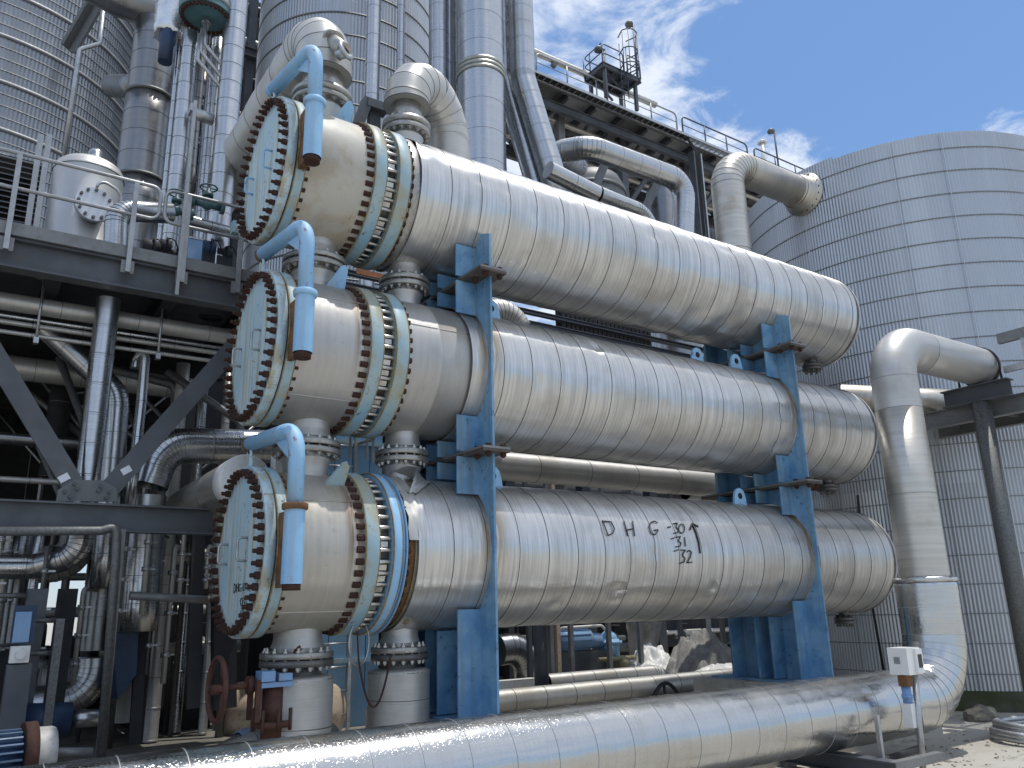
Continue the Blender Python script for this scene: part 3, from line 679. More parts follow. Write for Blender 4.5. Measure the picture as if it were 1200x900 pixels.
# ------------------------------------------------------------------ blue saddles
def saddle(xw, side, label):
    root = thing('saddle_support', label, 'saddle support', (xw, YC, .9), 'blue saddle supports under the exchangers')
    t = .03; z0 = .87; s = side                        # ribs stand on both faces; the base plates reach to -X and +X
    RR = RS+.022
    def web(front):
        sg = -1 if front else 1; ye = 8.02 if front else 9.98
        P = [(ye, z0), (ye, 6.79)]
        zt = 6.87; dz = ZC[2]-zt
        P.append((YC+sg*(math.sqrt(RR*RR-dz*dz)+.0), zt)) if RR > dz else None
        a0 = math.asin(dz/RR)
        for i in range(1, 13): a = a0+(PI/2-a0)*i/12; P.append((YC+sg*RR*math.cos(a), ZC[2]-RR*math.sin(a)))
        for z in (ZC[1], ZC[0]):
            for i in range(0, 21): a = PI/2-PI*i/20; P.append((YC+sg*RR*math.cos(a), z+RR*math.sin(a)))
        P.append((YC, z0))
        return P
    for fr in (True, False):
        P = web(fr); mb = MB(); mb.prism([(xw-t/2, y, z) for y, z in P], (t, 0, 0)); part('web_plate', mb, MT['saddle'], root)
    spans = [(z0+.03, ZC[0]-.2), (ZC[0]+.2, ZC[1]-.2), (ZC[1]+.2, ZC[2]-.2)]
    zs = [(ZC[0]+ZC[1])/2, (ZC[1]+ZC[2])/2]
    for yy in (8.36, 8.85, 9.15, 9.67):
        dy = abs(yy-YC); h = math.sqrt(RR*RR-dy*dy)
        for i, zc in enumerate(ZC):
            lo = z0+.03 if i == 0 else zs[i-1]+.035; hi = zc-h-.005
            for x0, x1 in ((xw-.32, xw-t/2), (xw+t/2, xw+.10)):
                mb = MB(); mb.box((x0, yy-.012, lo), (x1, yy+.012, hi)); part('rib_plate', mb, MT['saddle'], root)
            if i < 2:
                lo2 = zc+h+.005; hi2 = zs[i]-.035
                for x0, x1 in ((xw-.32, xw-t/2), (xw+t/2, xw+.10)):
                    mb = MB(); mb.box((x0, yy-.012, lo2), (x1, yy+.012, hi2)); part('rib_plate', mb, MT['saddle'], root)
    for z in zs:
        for dz in (-.0165, .0165):
            mb = MB(); mb.box((xw-.24, 7.88, z+dz-.0145), (xw+.15, 10.15, z+dz+.0145)); part('joint_plate', mb, MT['jointplate'] if dz < 0 else MT['beamlight'], root)
        for (bx, by) in ((xw-.12, 7.95), (xw+.09, 7.95), (xw-.14, 8.17)):
            mb = MB(); mb.cyl((bx, by, z-.09), (bx, by, z+.07), .022, 8); mb.cyl((bx, by, z-.075), (bx, by, z-.033), .04, 6, smooth=False); mb.cyl((bx, by, z+.033), (bx, by, z+.07), .04, 6, smooth=False); part('joint_bolt', mb, MT['rust'], root)
    mb = MB(); mb.box((xw-.36, 7.86, .855), (xw+.2, 10.15, .885)); part('base_plate', mb, MT['saddle'], root)
    return root
saddle(5.18, 1, 'near blue steel saddle support beside the channel ends, holding all three heat exchangers')
saddle(11.25, 1, 'far blue steel saddle support near the rounded ends of the three heat exchangers')
# ------------------------------------------------------------------ the bright pipe in front
YF = 6.8
def front_pipe():
    root = thing('process_pipe', 'large bright clad pipe running low across the foreground and rising at the right', 'pipe', (5, YF, .3))
    zc = H-1.394; xv = 12.02; p2 = at(1141, 430, Y=YF); zt = p2.z
    clad(root, [(-3, YF, zc), (xv, YF, zc), (xv+.02, YF, H+.22)], .425, .86, .46, MT['fgpipe'], n=48, gores=8, dent=.006, seed=3, smat=MT['seam_light'])
    mb = MB(); mb.lathe((xv+.02, YF, H+.20), (0,0,1), [(0, .43), (.015, .452), (.05, .455), (.075, .43), (.09, .36)], 40); part('jacket_collar', mb, MT['fgpipe'], root)
    r = .345
    clad(root, [(xv+.02, YF, H+.16), (xv+.03, YF, H+2.85)], r, .1, 1.35, MT['cream_pipe'], name='pipe_section', n=40, lip=.002, gap=.006)
    clad(root, [(xv+.03, YF, H+2.85), (xv+.03, YF, zt), (xv+.95, YF, zt)], r, .62, .6, MT['stain_less'], name='pipe_elbow', n=40, lip=.001, gap=.004, smoothbend=True)
    clad(root, [(xv+.95, YF, zt), (14.95, YF, zt+.02)], r, .1, 2.1, MT['stain_less'], name='pipe_section', n=40, lip=.002, gap=.006)
    mb = MB(); mb.lathe((15.0, YF, zt), (1,0,0), [(-.07, .35), (-.06, .365), (-.03, .365), (-.02, .35), (.0, .34), (.12, .30), (.15, .02), (.15, .001)], 40, mats=[1,1,1,1,0,0,0]); part('end_cap', mb, [MT['stain_less'], MT['seam']], root)
    return root, zt, xv
_, ZSTUB, XV = front_pipe()

def pipe_post():
    pt = at(1150, 470, Y=YF); xp = 14.75
    root = thing('pipe_post', 'galvanised round post with dark cross beam under the end of the raised pipe stub', 'pipe support', (xp, YF, 0))
    zb = ZSTUB-.345
    mb = MB(); mb.cyl((xp, YF, .05), (xp, YF, zb-.32), .155, 24); mb.cyl((xp, YF, 0), (xp, YF, .05), .3, 20); part('post', mb, MT['galv_dark'], root)
    mb = MB(); mb.ibeam((xp, YF-.55, zb-.155), (xp, YF+.62, zb-.155), .31, .26, .02); part('cross_beam', mb, MT['beam'], root)
    mb = MB(); pts = [(xp+.12, YF+.37*math.cos(a), ZSTUB+.37*math.sin(a)) for a in [i*PI/12 for i in range(13)]]
    mb.tube([(xp+.12, YF+.37, zb-.05)]+pts+[(xp+.12, YF-.37, zb-.05)], .018, 8)
    mb.cyl((xp+.12, YF+.37, zb-.06), (xp+.12, YF+.37, zb+.12), .022, 8); mb.cyl((xp+.12, YF-.37, zb-.06), (xp+.12, YF-.37, zb+.12), .022, 8); part('u_bolt', mb, MT['black'], root)
pipe_post()

PIPE('second raised stainless pipe passing behind the tall bend, under the access platform', [at(985, 466, Y=9.5), at(1060, 470, Y=8.5), at(1130, 474, Y=7.6)], .28, .3, 1.3, MT['cream_pipe'], n=32, lip=.004)

def access_platform():
    # runs toward the viewer, past the tank
    root = thing('access_platform', 'grey steel access platform with open underside in front of the silver tank', 'platform', (14, 6, 3.9))
    zb = at(1095, 514, X=16.0).z
    xl, xr = 15.05, 16.15
    y0, y1 = 3.2, 8.35
    for x in (xl, xr):
        mb = MB(); mb.ibeam((x, y0, zb+.16), (x, y1, zb+.16), .32, .16, .02); part('side_beam', mb, MT['beamlight'], root)
    k = 0
    y = y0+.3
    while y < y1:
        mb = MB(); mb.bar((xl+.09, y, zb+.2), (xr-.09, y, zb+.2), .08, .16); part('joist', mb, MT['beam'], root); y += .55
    mb = MB()
    for i in range(46): mb.box((xl+.08+i*.036, y0, zb+.30), (xl+.09+i*.036, y1, zb+.34))
    for i in range(60): mb.box((xl+.08, y0+i*.117, zb+.318), (xr-.08, y0+i*.117+.012, zb+.336))
    part('grating', mb, MT['galv_dark'], root, kind='stuff')
    xr2 = at(1172, 430, Y=6.0).x
    return root, zb
AP, ZAP = access_platform()
def platform_rail():
    p = at(1187, 500, Y=5.9); z0 = ZAP+.33
    root = thing('guard_railing', 'light grey guard railing with wide flat top rail on the platform by the tank', 'railing', (14.35, 6, z0))
    for y in (6.0, 3.4):
        mb = MB(); mb.bar((14.95, y, ZAP), (14.95, y, z0+1.0), .09, .06); part('rail_post', mb, MT['galv'], root)
    mb = MB(); mb.bar((14.95, 3.2, z0+1.02), (14.95, 6.4, z0+1.02), .10, .18); part('top_rail', mb, MT['beamlight'], root)
    mb = MB(); mb.bar((14.95, 3.2, z0+.45), (14.95, 6.4, z0+.45), .05, .12); part('mid_rail', mb, MT['galv'], root)
platform_rail()

MT['bandgrey'] = m_plain('dull_band_steel', (.24,.25,.26), .55, .2, .2, 4, 0)
MT['white_steel'] = m_plain('pale_steel', (.60,.62,.65), .4, .6, .1, 4, .03)
# ------------------------------------------------------------------ tanks with corrugated jackets
def corr_tank(label, cx, cy, R, z0, z1, npan, ncourse, pitch, amp, bands, mat, bmat, bw=.035, arc=None, roof=True, bandr=.03, cat='tank', name='storage_tank'):
    root = thing(name, label, cat, (cx, cy, z0)); h = (z1-z0)/ncourse; da = 2*PI/npan
    nc = max(6, round(R*da/pitch)); m = nc*4
    mb = MB(); R_ = []
    for zz in (0, h):
        R_.append([mb.vert(((R+amp*math.sin(2*PI*j/4))*math.cos(da*(j/m-.5)), (R+amp*math.sin(2*PI*j/4))*math.sin(da*(j/m-.5)), zz)) for j in range(m+1)])
    for j in range(m): mb.face([R_[0][j], R_[0][j+1], R_[1][j+1], R_[1][j]], smooth=False)
    mes = [mb.mesh('cladding_panel', [m_]) for m_ in (mat if isinstance(mat, tuple) else (mat,))]
    for c in range(ncourse):
        for k in range(npan):
            a = da*k
            if arc and not (math.cos(a-arc[0]) > math.cos(arc[1])): continue
            ex = random.uniform(-.03, .05) if c == ncourse-1 else 0
            M = Matrix.Translation((cx, cy, z0+h*c))@Matrix.Rotation(a, 4, 'Z')@Matrix.Diagonal((1, 1, 1+ex/h, 1)); piece('cladding_panel', random.choice(mes), M, root)
    mb = MB(); n = 120
    mb.lathe((0,0,0), (0,0,1), [(-bw/2, R-.02), (-bw/2, R+amp+bandr*.5), (bw/2, R+amp+bandr*.5), (bw/2, R-.02)], n); me = mb.mesh('band', [bmat])
    for z in bands: piece('band', me, Matrix.Translation((cx, cy, z)), root)
    mb = MB(); mb.lathe((cx, cy, 0), (0,0,1), [(z0, R-.06), (z1-.03, R-.06), (z1+R*.08, .01)], 64); part('tank_shell', mb, MT['flange_dark'], root)
    return root
NEAR = 18.3; TD = NEAR/(1-.177); TR = TD-NEAR; TC = Vector((TD*math.sin(math.radians(62)), TD*math.cos(math.radians(62)), 0)); _d = TC.normalized()
ZTOP = H+TD/2.23; ZB = H-1.74
T = corr_tank('huge silver storage tank with ribbed cladding and thin horizontal bands at the right', TC.x, TC.y, TR, ZB, ZTOP, 14, 3, .070, .0075,
              [ZB+.30+.55*k for k in range(int((ZTOP-ZB-.35)/.55)+1)], (MT['tank'], MT['tank'], MT['tankpale'], MT['tankdim']), MT['bandgrey'], .020, bandr=.02)
mb = MB(); mb.lathe((TC.x, TC.y, 0), (0,0,1), [(-.1, TR+.10), (ZB-.15, TR+.10), (ZB-.14, TR+.03), (ZB-.005, TR+.03), (ZB-.005, 1)], 96); part('foundation_ring', mb, MT['moss'], T)
mb = MB()
for k in (-2, 0, 1):
    a = math.atan2(-_d.y, -_d.x)+.13*k*2.03+.05; c = Vector((TC.x+math.cos(a)*(TR+.03), TC.y+math.sin(a)*(TR+.03), 0)); d = Vector((-math.sin(a), math.cos(a), 0))
    mb.bar(c+Vector((0,0,ZB+.02)), c+Vector((0,0,ZTOP-.05)), .016, .012, d)
part('joint_strip', mb, MT['white_steel'], T, kind='stuff')

# transmitter on its stand
def transmitter():
    p = at(1062, 780, Y=6.15); x, y = p.x, 6.15
    root = thing('transmitter_stand', 'white instrument housing with small dark window, on a pipe stand before the bend', 'instrument', (x, y, 0))
    b = at(1072, 905, Y=6.15)
    mb = MB(); mb.tube([(b.x+.06, y-.07, -.02), (x+.05, y-.07, p.z-.05)], .04, 12); part('stand_pipe', mb, MT['galv'], root)
    mb = MB(); mb.tube([q for q, _ in fillet([(x+.05, y-.05, p.z-.1), (x+.07, y-.06, p.z-.7), (b.x+.07, y-.06, .1)], .3)], .014, 8); part('cable', mb, MT['black'], root)
    s = .15; mb = MB(); z = p.z+.06
    mb.box((x-.17, y-.13, z-.16), (x+.13, y+.13, z+.16)); hb = part('housing', mb, MT['white'], root)
    mb = MB(); mb.box((x-.02, y-.165, z-.145), (x+.12, y-.131, z+.145)); part('housing_door', mb, MT['white'], hb)
    mb = MB(); mb.box((x+.01, y-.172, z-.08), (x+.09, y-.164, z+.08)); part('window', mb, MT['glass'], hb)
    mb = MB(); mb.box((x-.176, y-.03, z-.03), (x-.17, y+.05, z+.05)); part('vent', mb, MT['galv'], hb)
    mb = MB(); mb.box((x-.15, y-.07, z-.30), (x-.03, y+.05, z-.17)); part('bracket', mb, MT['rustplate'], root)
    mb = MB(); mb.cyl((x-.08, y, z-.50), (x-.08, y, z-.30), .055, 14); mb.cyl((x-.08, y, z-.44), (x-.08, y, z-.40), .065, 14); part('fitting', mb, MT['motorblue'], root)
    mb = MB(); mb.box((x-.13, y-.06, z-.78), (x-.0, y+.06, z-.50)); part('lower_box', mb, MT['white'], root)
transmitter()
def pipe_rest():
    p = at(1000, 880, Y=6.5); x = p.x
    root = thing('pipe_rest', 'low dark steel rest with angle brackets under the right end of the foreground pipe', 'pipe support', (x, YF, 0))
    mb = MB(); mb.ibeam((x, 5.9, .16), (x, 7.6, .16), .2, .2, .018); part('sleeper_beam', mb, MT['beam'], root)
    for yy in (6.05, 7.5):
        mb = MB(); mb.bar((x, yy, .0), (x, yy, .059), .16, .16, (0,1,0)); part('foot', mb, MT['beamlight'], root)
    mb = MB(); mb.bar((x-.13, 5.93, .265), (x+.9, 5.93, .265), .10, .012); mb.bar((x-.13, 5.88, .22), (x+.9, 5.88, .22), .012, .09); part('angle_bracket', mb, MT['beamlight'], root)
    q = at(1027, 838, Y=6.2); mb = MB(); mb.bar((q.x, 6.2, .1), (q.x, 6.2, q.z), .05, .05, (0,1,0)); part('side_stop', mb, MT['galv'], root)
    mb = MB(); mb.cyl((x+.3, 6.3, .19), (x+1.5, 6.5, .19), .045, 10); part('rod', mb, MT['black'], root)
pipe_rest()

def hose():
    c = at(1222, 858, Z=.12); root = thing('coiled_hose', 'coil of silver corrugated flexible hose lying on the concrete', 'hose', (c.x, c.y, 0))
    mb = MB(); P = []; R = []
    for i in range(560):
        a = i/560*2*PI*3.6; k = i/560
        rr = .62-.09*math.floor(k*3.6*.5)*.6
        P.append((c.x+rr*1.15*math.cos(a), c.y+rr*math.sin(a), .055+.055*(k*3.6)+.01*math.sin(a*3))); R.append(.050+.006*(i%2))
    mb.tube(P, R, 10); part('corrugated_tube', mb, MT['galv'], root)
    mb = MB(); mb.cyl(P[-1], Vector(P[-1])+Vector((.1, .12, .02)), .07, 12); part('coupling', mb, MT['boltsteel'], root)
hose()
def rock(label, c, r, seed, mat):
    mb = MB(); import bmesh as bm_
    b = bm_.new(); bm_.ops.create_icosphere(b, subdivisions=3, radius=1)
    for v in b.verts: v.co *= 1+.35*noise.noise(v.co*1.3+Vector((seed,0,0)))+.1*noise.noise(v.co*4)
    me = bpy.data.meshes.new('rock'); 
    for v in b.verts: v.co = Vector((v.co.x*r[0], v.co.y*r[1], max(v.co.z, -.5)*r[2]))
    b.to_mesh(me); b.free(); me.materials.append(mat)
    o = bpy.data.objects.new('broken_concrete', me); COL.objects.link(o); o.location = c; tag(o, label, 'rubble')
MT['rubble'] = m_plain('broken_concrete_grey', (.20,.185,.15), .95, 0, .4, 4, .5)
c = at(1150, 838, Z=.08); rock('pointed lump of broken concrete lying against the mossy tank base', (c.x, c.y, .08), (.42,.2,.16), 1, MT['rubble'])
def debris():
    mb = MB(); rnd = random.Random(3)
    for i in range(130):
        c = at(rnd.uniform(1090, 1250), rnd.uniform(846, 905), Z=0)
        if c.x > 30: continue
        s = rnd.uniform(.006, .022)*(2.4 if rnd.random() < .06 else 1); a = rnd.uniform(0, 6.28); d = Vector((math.cos(a), math.sin(a), 0)); e = Vector((-d.y, d.x, 0))
        P = [c+d*s*2+Vector((0,0,.003)), c+e*s+Vector((0,0,.004)), c-d*s*1.6+Vector((0,0,.003)), c-e*s*.8+Vector((0,0,.003))]
        top = c+Vector((0,0,.01+s*.35)); I = [mb.vert(p) for p in P]; t = mb.vert(top)
        for k in range(4): mb.face([I[k], I[(k+1)%4], t])
    solo('grit', mb, MT['rubble'], kind='stuff')
debris()
# ------------------------------------------------------------------ plinths, branches above and below the exchangers
for xw, lb in ((5.13, 'near'), (11.15, 'far')):
    mb = MB(); mb.box((xw-.5, 7.72, .30), (xw+.42, 10.35, .853)); solo('concrete_plinth', mb, MT['concrete'], 'rough concrete plinth under the %s blue saddle support' % lb, 'plinth', (xw, 9, .35), 'concrete plinths')
def top_elbow():
    z = at(395, 30, Y=9.3).z-.37; x = NZ[0]
    r = PIPE('big dull insulated elbow above the cream channel, turning back over the top exchanger', [(x, YC, 8.98), (x, YC, z), (x-.05, 17, z-.05)], .37, .62, .62, MT['clad_dull'], n=40, gores=5, dent=.012)
    mb = MB(); mb.cyl((x, YC, 8.62), (x, YC, 9.02), .27, 32); mb.lathe((x, YC, 8.6), (0,0,1), [(.0, .2), (0, .40), (.07, .40), (.07, .2)], 40); part('end_flange', mb, MT['flange_steel'], r)
    for k in range(16): a = 2*PI*k/16; piece('flange_bolt', ME_FB, axmat((x+.34*math.cos(a), YC+.34*math.sin(a), 8.60), (0,0,1)), r)
    d = Vector((.72, -.62, .10)).normalized(); c = Vector((x, YC+.02, z-.10)); b = at(404, 60, Y=8.30)
    d = (b-c).normalized()
    mb = MB(); mb.cyl(c+d*.3, b-d*.02, .10, 20); mb.cyl(c+d*.36, c+d*.46, .15, 20); part('side_branch', mb, MT['flange_steel'], r)
    f = (Vector((0, 0, H))-b).normalized(); f = Vector((.45, -.80, .25)).normalized()
    mb = MB(); mb.cyl(b-f*.12, b+f*.02, .065, 16); mb.m = 0; mb.lathe(b, f, [(0, .05), (0, .13), (.035, .13), (.035, .055), (.0, .05)], 24)
    part('open_flange', mb, MT['galv'], r)
    mb = MB(); mb.cyl(b, b+f*.03, .05, 16); part('flange_opening', mb, MT['black'], r)
    x = NZ[1]; z = at(478, 66, Y=9.1).z-.33; e = Vector((x+.98, YC+.55, 0))
    r = PIPE('narrower dull insulated U bend rising from the top exchanger shell and dropping behind it', [(x, YC, 8.98), (x, YC, z), (e.x, e.y, z), (e.x+.12, e.y+.1, 6.0)], .325, .56, .55, MT['clad_dull'], n=40, gores=4, dent=.010)
    mb = MB(); mb.cyl((x, YC, 8.62), (x, YC, 9.02), .22, 32); mb.lathe((x, YC, 8.6), (0,0,1), [(.0, .2), (0, .34), (.07, .34), (.07, .2)], 40); part('end_flange', mb, MT['flange_steel'], r)
    for k in range(16): a = 2*PI*k/16; piece('flange_bolt', ME_FB, axmat((x+.285*math.cos(a), YC+.285*math.sin(a), 8.60), (0,0,1)), r)
    # dark bracket between the two elbows
    b = at(425, 135, Y=9.9); mb = MB(); mb.bar(at(418, 150, Y=9.9), at(430, 118, Y=9.9), .18, .14); mb.bar(at(428, 122, Y=9.9), at(452, 130, Y=9.9), .2, .14); mb.bar(at(438, 128, Y=9.95), at(438, 165, Y=9.95), .18, .1, (0,1,0))
    solo('steel_bracket', mb, MT['beam'], 'dark grey steel bracket standing between the two insulated elbows', 'bracket', tuple(b))
top_elbow()
def bottom_branches():
    for x, r, rf, ri, lb, ex in ((NZ[0], .262, .395, .40, 'wide insulated down pipe with dull jacket under the channel end of the bottom exchanger', 1), (NZ[1], .215, .335, .36, 'insulated down pipe with dull jacket under the bottom exchanger, beside the near saddle', 0)):
        zf = 1.60
        R = PIPE(lb, [(x, YC, 1.40), (x, YC, .62 if ex else .50), (x-1.5, YC+.15, .12 if ex else .05)], ri, .42, .34, MT['clad_dull'], n=40, gores=6, dent=.008)
        mb = MB(); mb.lathe((x, YC, zf), (0,0,-1), [(.0, r*.9), (0, rf), (.07, rf), (.07, r+.03), (.14, r), (.42, r)], 40)
        for i in range(len(mb.f)): mb.sm[i] = 40 <= i
        part('end_flange', mb, MT['flange_dark'], R)
        mb = MB(); mb.lathe((x, YC, 1.38), (0,0,1), [(0, ri), (.03, ri), (.05, ri-.05), (.06, r)], 36); part('jacket_end', mb, MT['clad_dull'], R)
    x = at(262, 850, Y=9.5).x
    R = PIPE('beige insulated bend with blue wrapping at the bottom left of the channel', [(x-.18, 9.4, -.6), (x-.18, 9.4, .46), (x+1.2, 9.4, .46)], .40, .52, .5, MT['cream_pipe'], n=36, gores=6)
    mb = MB(); P = [p for p, _ in fillet([(x-.05, 9.4, .365), (x+.5, 9.4, .36)], .2)]
    mb.lathe((x+.14, 9.4, .46), (1,0,0), [(0, .40), (.01, .425), (.2, .45), (.3, .43), (.48, .44), (.5, .40)], 36); part('blue_wrap', mb, MT['blue_wrap'], R)
    c = at(406, 830, Y=12)
    mb = MB(); mb.lathe((c.x-.5, 12.4, c.z-.05), (.55,-.8,0), [(-1.2, .42), (.2, .42), (.45, .41), (.5, .36), (.55, .001)], 32); 
    solo('rusty_vessel', mb, MT['rustcream'], 'small cream vessel with rust stained end low behind the down pipes', 'vessel', tuple(c))
MT['blue_wrap'] = m_plain('blue_grey_wrap', (.15,.20,.29), .6, 0, .5, 4, .6, (.40,.45,.52), .6)
MT['rustcream'] = m_plain('rust_stained_cream', (.58,.47,.36), .7, 0, .2, 2, .1, (.34,.15,.07), .8)
bottom_branches()
def handwheel():
    c = at(254, 808, Y=8.75); d = Vector((.95, .02, .05)).normalized()
    root = thing('gate_valve', 'small valve with rust red handwheel beside the channel down pipe', 'valve', tuple(c))
    u = Vector((0,0,1)); w = d.cross(u).normalized()
    mb = MB(); mb.tube([c+(u*math.cos(a)+w*math.sin(a))*.30 for a in [i*PI/16 for i in range(32)]], .028, 8, closed=True)
    for k in range(3): a = 2*PI*k/3+.4; mb.tube([c+d*.06, c+(u*math.cos(a)+w*math.sin(a))*.29], .018, 6)
    mb.cyl(c-d*.05, c+d*.10, .05, 10); part('handwheel', mb, MT['rustwheel'], root)
    mb = MB(); mb.cyl(c+d*.1, c+d*.42, .03, 10); mb.cyl(c+d*.3, c+d*.36, .09, 8); part('stem', mb, MT['rustwheel'], root)
    e = c+d*.38
    mb = MB()
    for k in (-1, 1): mb.bar(e+w*.12*k-u*.35, e+w*.12*k+u*.05, .05, .05, (0,1,0))
    part('yoke', mb, MT['rustwheel'], root)
    mb = MB(); mb.box((e.x-.02, e.y-.14, e.z-.03), (e.x+.36, e.y+.10, e.z+.02)); mb.box((e.x+.02, e.y-.16, e.z+.03), (e.x+.16, e.y+.05, e.z+.13)); mb.box((e.x+.2, e.y-.16, e.z+.03), (e.x+.34, e.y+.05, e.z+.10)); part('gearbox', mb, MT['motorblue'], root)
    mb = MB(); mb.cyl((e.x+.2, e.y, e.z-.55), (e.x+.2, e.y, e.z-.03), .11, 18); mb.cyl((e.x+.2, e.y, e.z-.42), (e.x+.2, e.y, e.z-.36), .20, 18); part('valve_body', mb, MT['rustwheel'], root)
    for k in range(8): mb = MB(); a = k*PI/4; mb.cyl((e.x+.2+.2*math.cos(a), e.y+.2*math.sin(a), e.z-.45), (e.x+.2+.2*math.cos(a), e.y+.2*math.sin(a), e.z-.24), .018, 6); part('bonnet_stud', mb, MT['rustwheel'], root)
    mb = MB(); mb.tube([q for q, _ in fillet([(e.x+.36, e.y, e.z+.05), (e.x+.42, e.y-.02, e.z+.32), (e.x+.58, e.y+.05, e.z+.42)], .12)], .035, 8); part('actuating_lever', mb, MT['rustwheel'], root)
handwheel()
def chain():
    mb = MB(); a = Vector((3.72, 8.35, 1.84)); b = Vector((4.08, 8.4, 1.42)); pts = [Vector((3.62, 8.35, 1.86))]
    n = 24
    for i in range(n+1):
        t = i/n; p = Vector((3.62, 8.30, 1.60)).lerp(Vector((4.05, 8.42, 1.62)), t); p.z -= 1.05*(t*(1-t))*1.9-.0; pts.append(p)
    for i in range(len(pts)-1):
        d = (pts[i+1]-pts[i]); mb.bar(pts[i]-d*.1, pts[i+1]+d*.1, .022 if i%2 else .010, .010 if i%2 else .022)
    solo('hanging_chain', mb, MT['rust'], 'rusty chain hanging in a loop under the girth flange of the bottom exchanger', 'chain', (3.8, 8.35, 1.5))
    c = at(422, 742, Y=8.6); mb = MB(); mb.tube([(c.x+.16*math.cos(t), 8.62+.1*math.cos(t), c.z-.1+.24*math.sin(t)) for t in [i*PI/14 for i in range(28)]], .012, 8, closed=True)
    solo('hanging_hoop', mb, MT['galv'], 'thin round hoop hanging under the girth flange beside the down pipe', 'hoop', tuple(c))
chain()

# ------------------------------------------------------------------ left: platform and pipe rack
YP = 11.05
def zrel(z): return z+H
def platform():
    root = thing('raised_platform', 'long dark grey steel platform with deep edge beam at the upper left', 'platform', (0, YP, zrel(4.2)))
    mb = MB(); mb.ibeam((-14, YP+.15, zrel(4.425)), (3.45, YP+.15, zrel(4.425)), .40, .22, .03); part('edge_beam', mb, MT['beam'], root)
    mb = MB(); mb.box((-14, YP-.02, zrel(4.63)), (3.45, YP+.02, zrel(4.80))); part('toe_plate', mb, MT['beamlight'], root)
    mb = MB(); mb.box((-14, YP+.02, zrel(4.628)), (3.45, 22, zrel(4.66))); part('deck_plate', mb, MT['beam'], root)
    for x in (-12, -9, -6, -3, -1.2, .55, 2.0, 3.2):
        mb = MB(); mb.ibeam((x, YP+.28, zrel(4.43)), (x, 22, zrel(4.43)), .34, .18, .025); part('cross_beam', mb, MT['dark'], root)
    for y in (14, 18):
        mb = MB(); mb.ibeam((-14, y, zrel(4.08)), (3.4, y, zrel(4.08)), .3, .2, .025); part('secondary_beam', mb, MT['darker'], root)
    for x, y in ((-4, 11.3), (-8, 11.3), (3.1, 16), (-2, 18), (-6, 18), (3.1, 21.5)):
        mb = MB(); mb.bar((x, y, .35), (x, y, zrel(4.2)), .26, .26, (0,1,0)); part('column', mb, MT['dark'], root)
platform()
def rails():
    zt, zm, z0 = zrel(5.74), zrel(5.25), zrel(4.40)
    for (pa, pb, posts, lb) in ((-400, 187, (-170, 13, 156), 'galvanised guard railing in front of the small vessel, left of the gap'), (193, 330, (219, 283), 'galvanised guard railing at the right end of the platform beside the top exchanger')):
        xa, xb = at(pa, 240, Y=YP).x, at(pb, 240, Y=YP).x
        root = thing('guard_railing', lb, 'railing', (xa, YP, z0), 'guard railings on the raised platform'); y = YP-.05
        mb = MB(); mb.tube([q for q, _ in fillet([(xa+.3, y, zt), (xb, y, zt), (xb, y, zm), (xa+.3, y, zm), ], .12, 5)] if pa < 0 else [q for q, _ in fillet([(xb-.02, y, zt), (xa, y, zt), (xa, y, zm), (xb-.02, y, zm)], .12, 5)], .026, 8); part('rail_loop', mb, MT['rail'], root)
        for px in posts:
            x = at(px, 250, Y=YP).x; mb = MB(); mb.bar((x, y-.02, z0), (x, y-.02, zt-.02), .06, .06, (0,1,0)); part('rail_post', mb, MT['rail'], root)
            mb = MB(); mb.box((x-.08, y+.01, z0), (x+.08, y+.03, z0+.18)); part('clamp_plate', mb, MT['beamlight'], root)
    for px, lb in ((42, 'left'), (52, 'right')):
        p = at(px, 200, Y=11.7); mb = MB(); mb.bar((p.x, 11.7, zrel(4.67)), (p.x, 11.7, at(px+2, 157, Y=11.7).z), .07, .05, (0,1,0)); solo('stanchion', mb, MT['rail'], 'upright grey stanchion behind the guard railing, the %s one of the close pair' % lb, 'post', (p.x, 11.7, zrel(4.67)), 'stanchion pair')
    x = at(215, 250, Y=10.98).x; z1 = at(213, 348, Y=10.98).z
    mb = MB(); mb.bar((x, 10.94, z1), (x+.01, 10.94, at(228, 120, Y=10.98).z), .045, .045, (0,1,0)); solo('conduit_post', mb, MT['rail'], 'thin upright conduit post rising through the railing gap', 'post', (x, 10.94, z1))
rails()
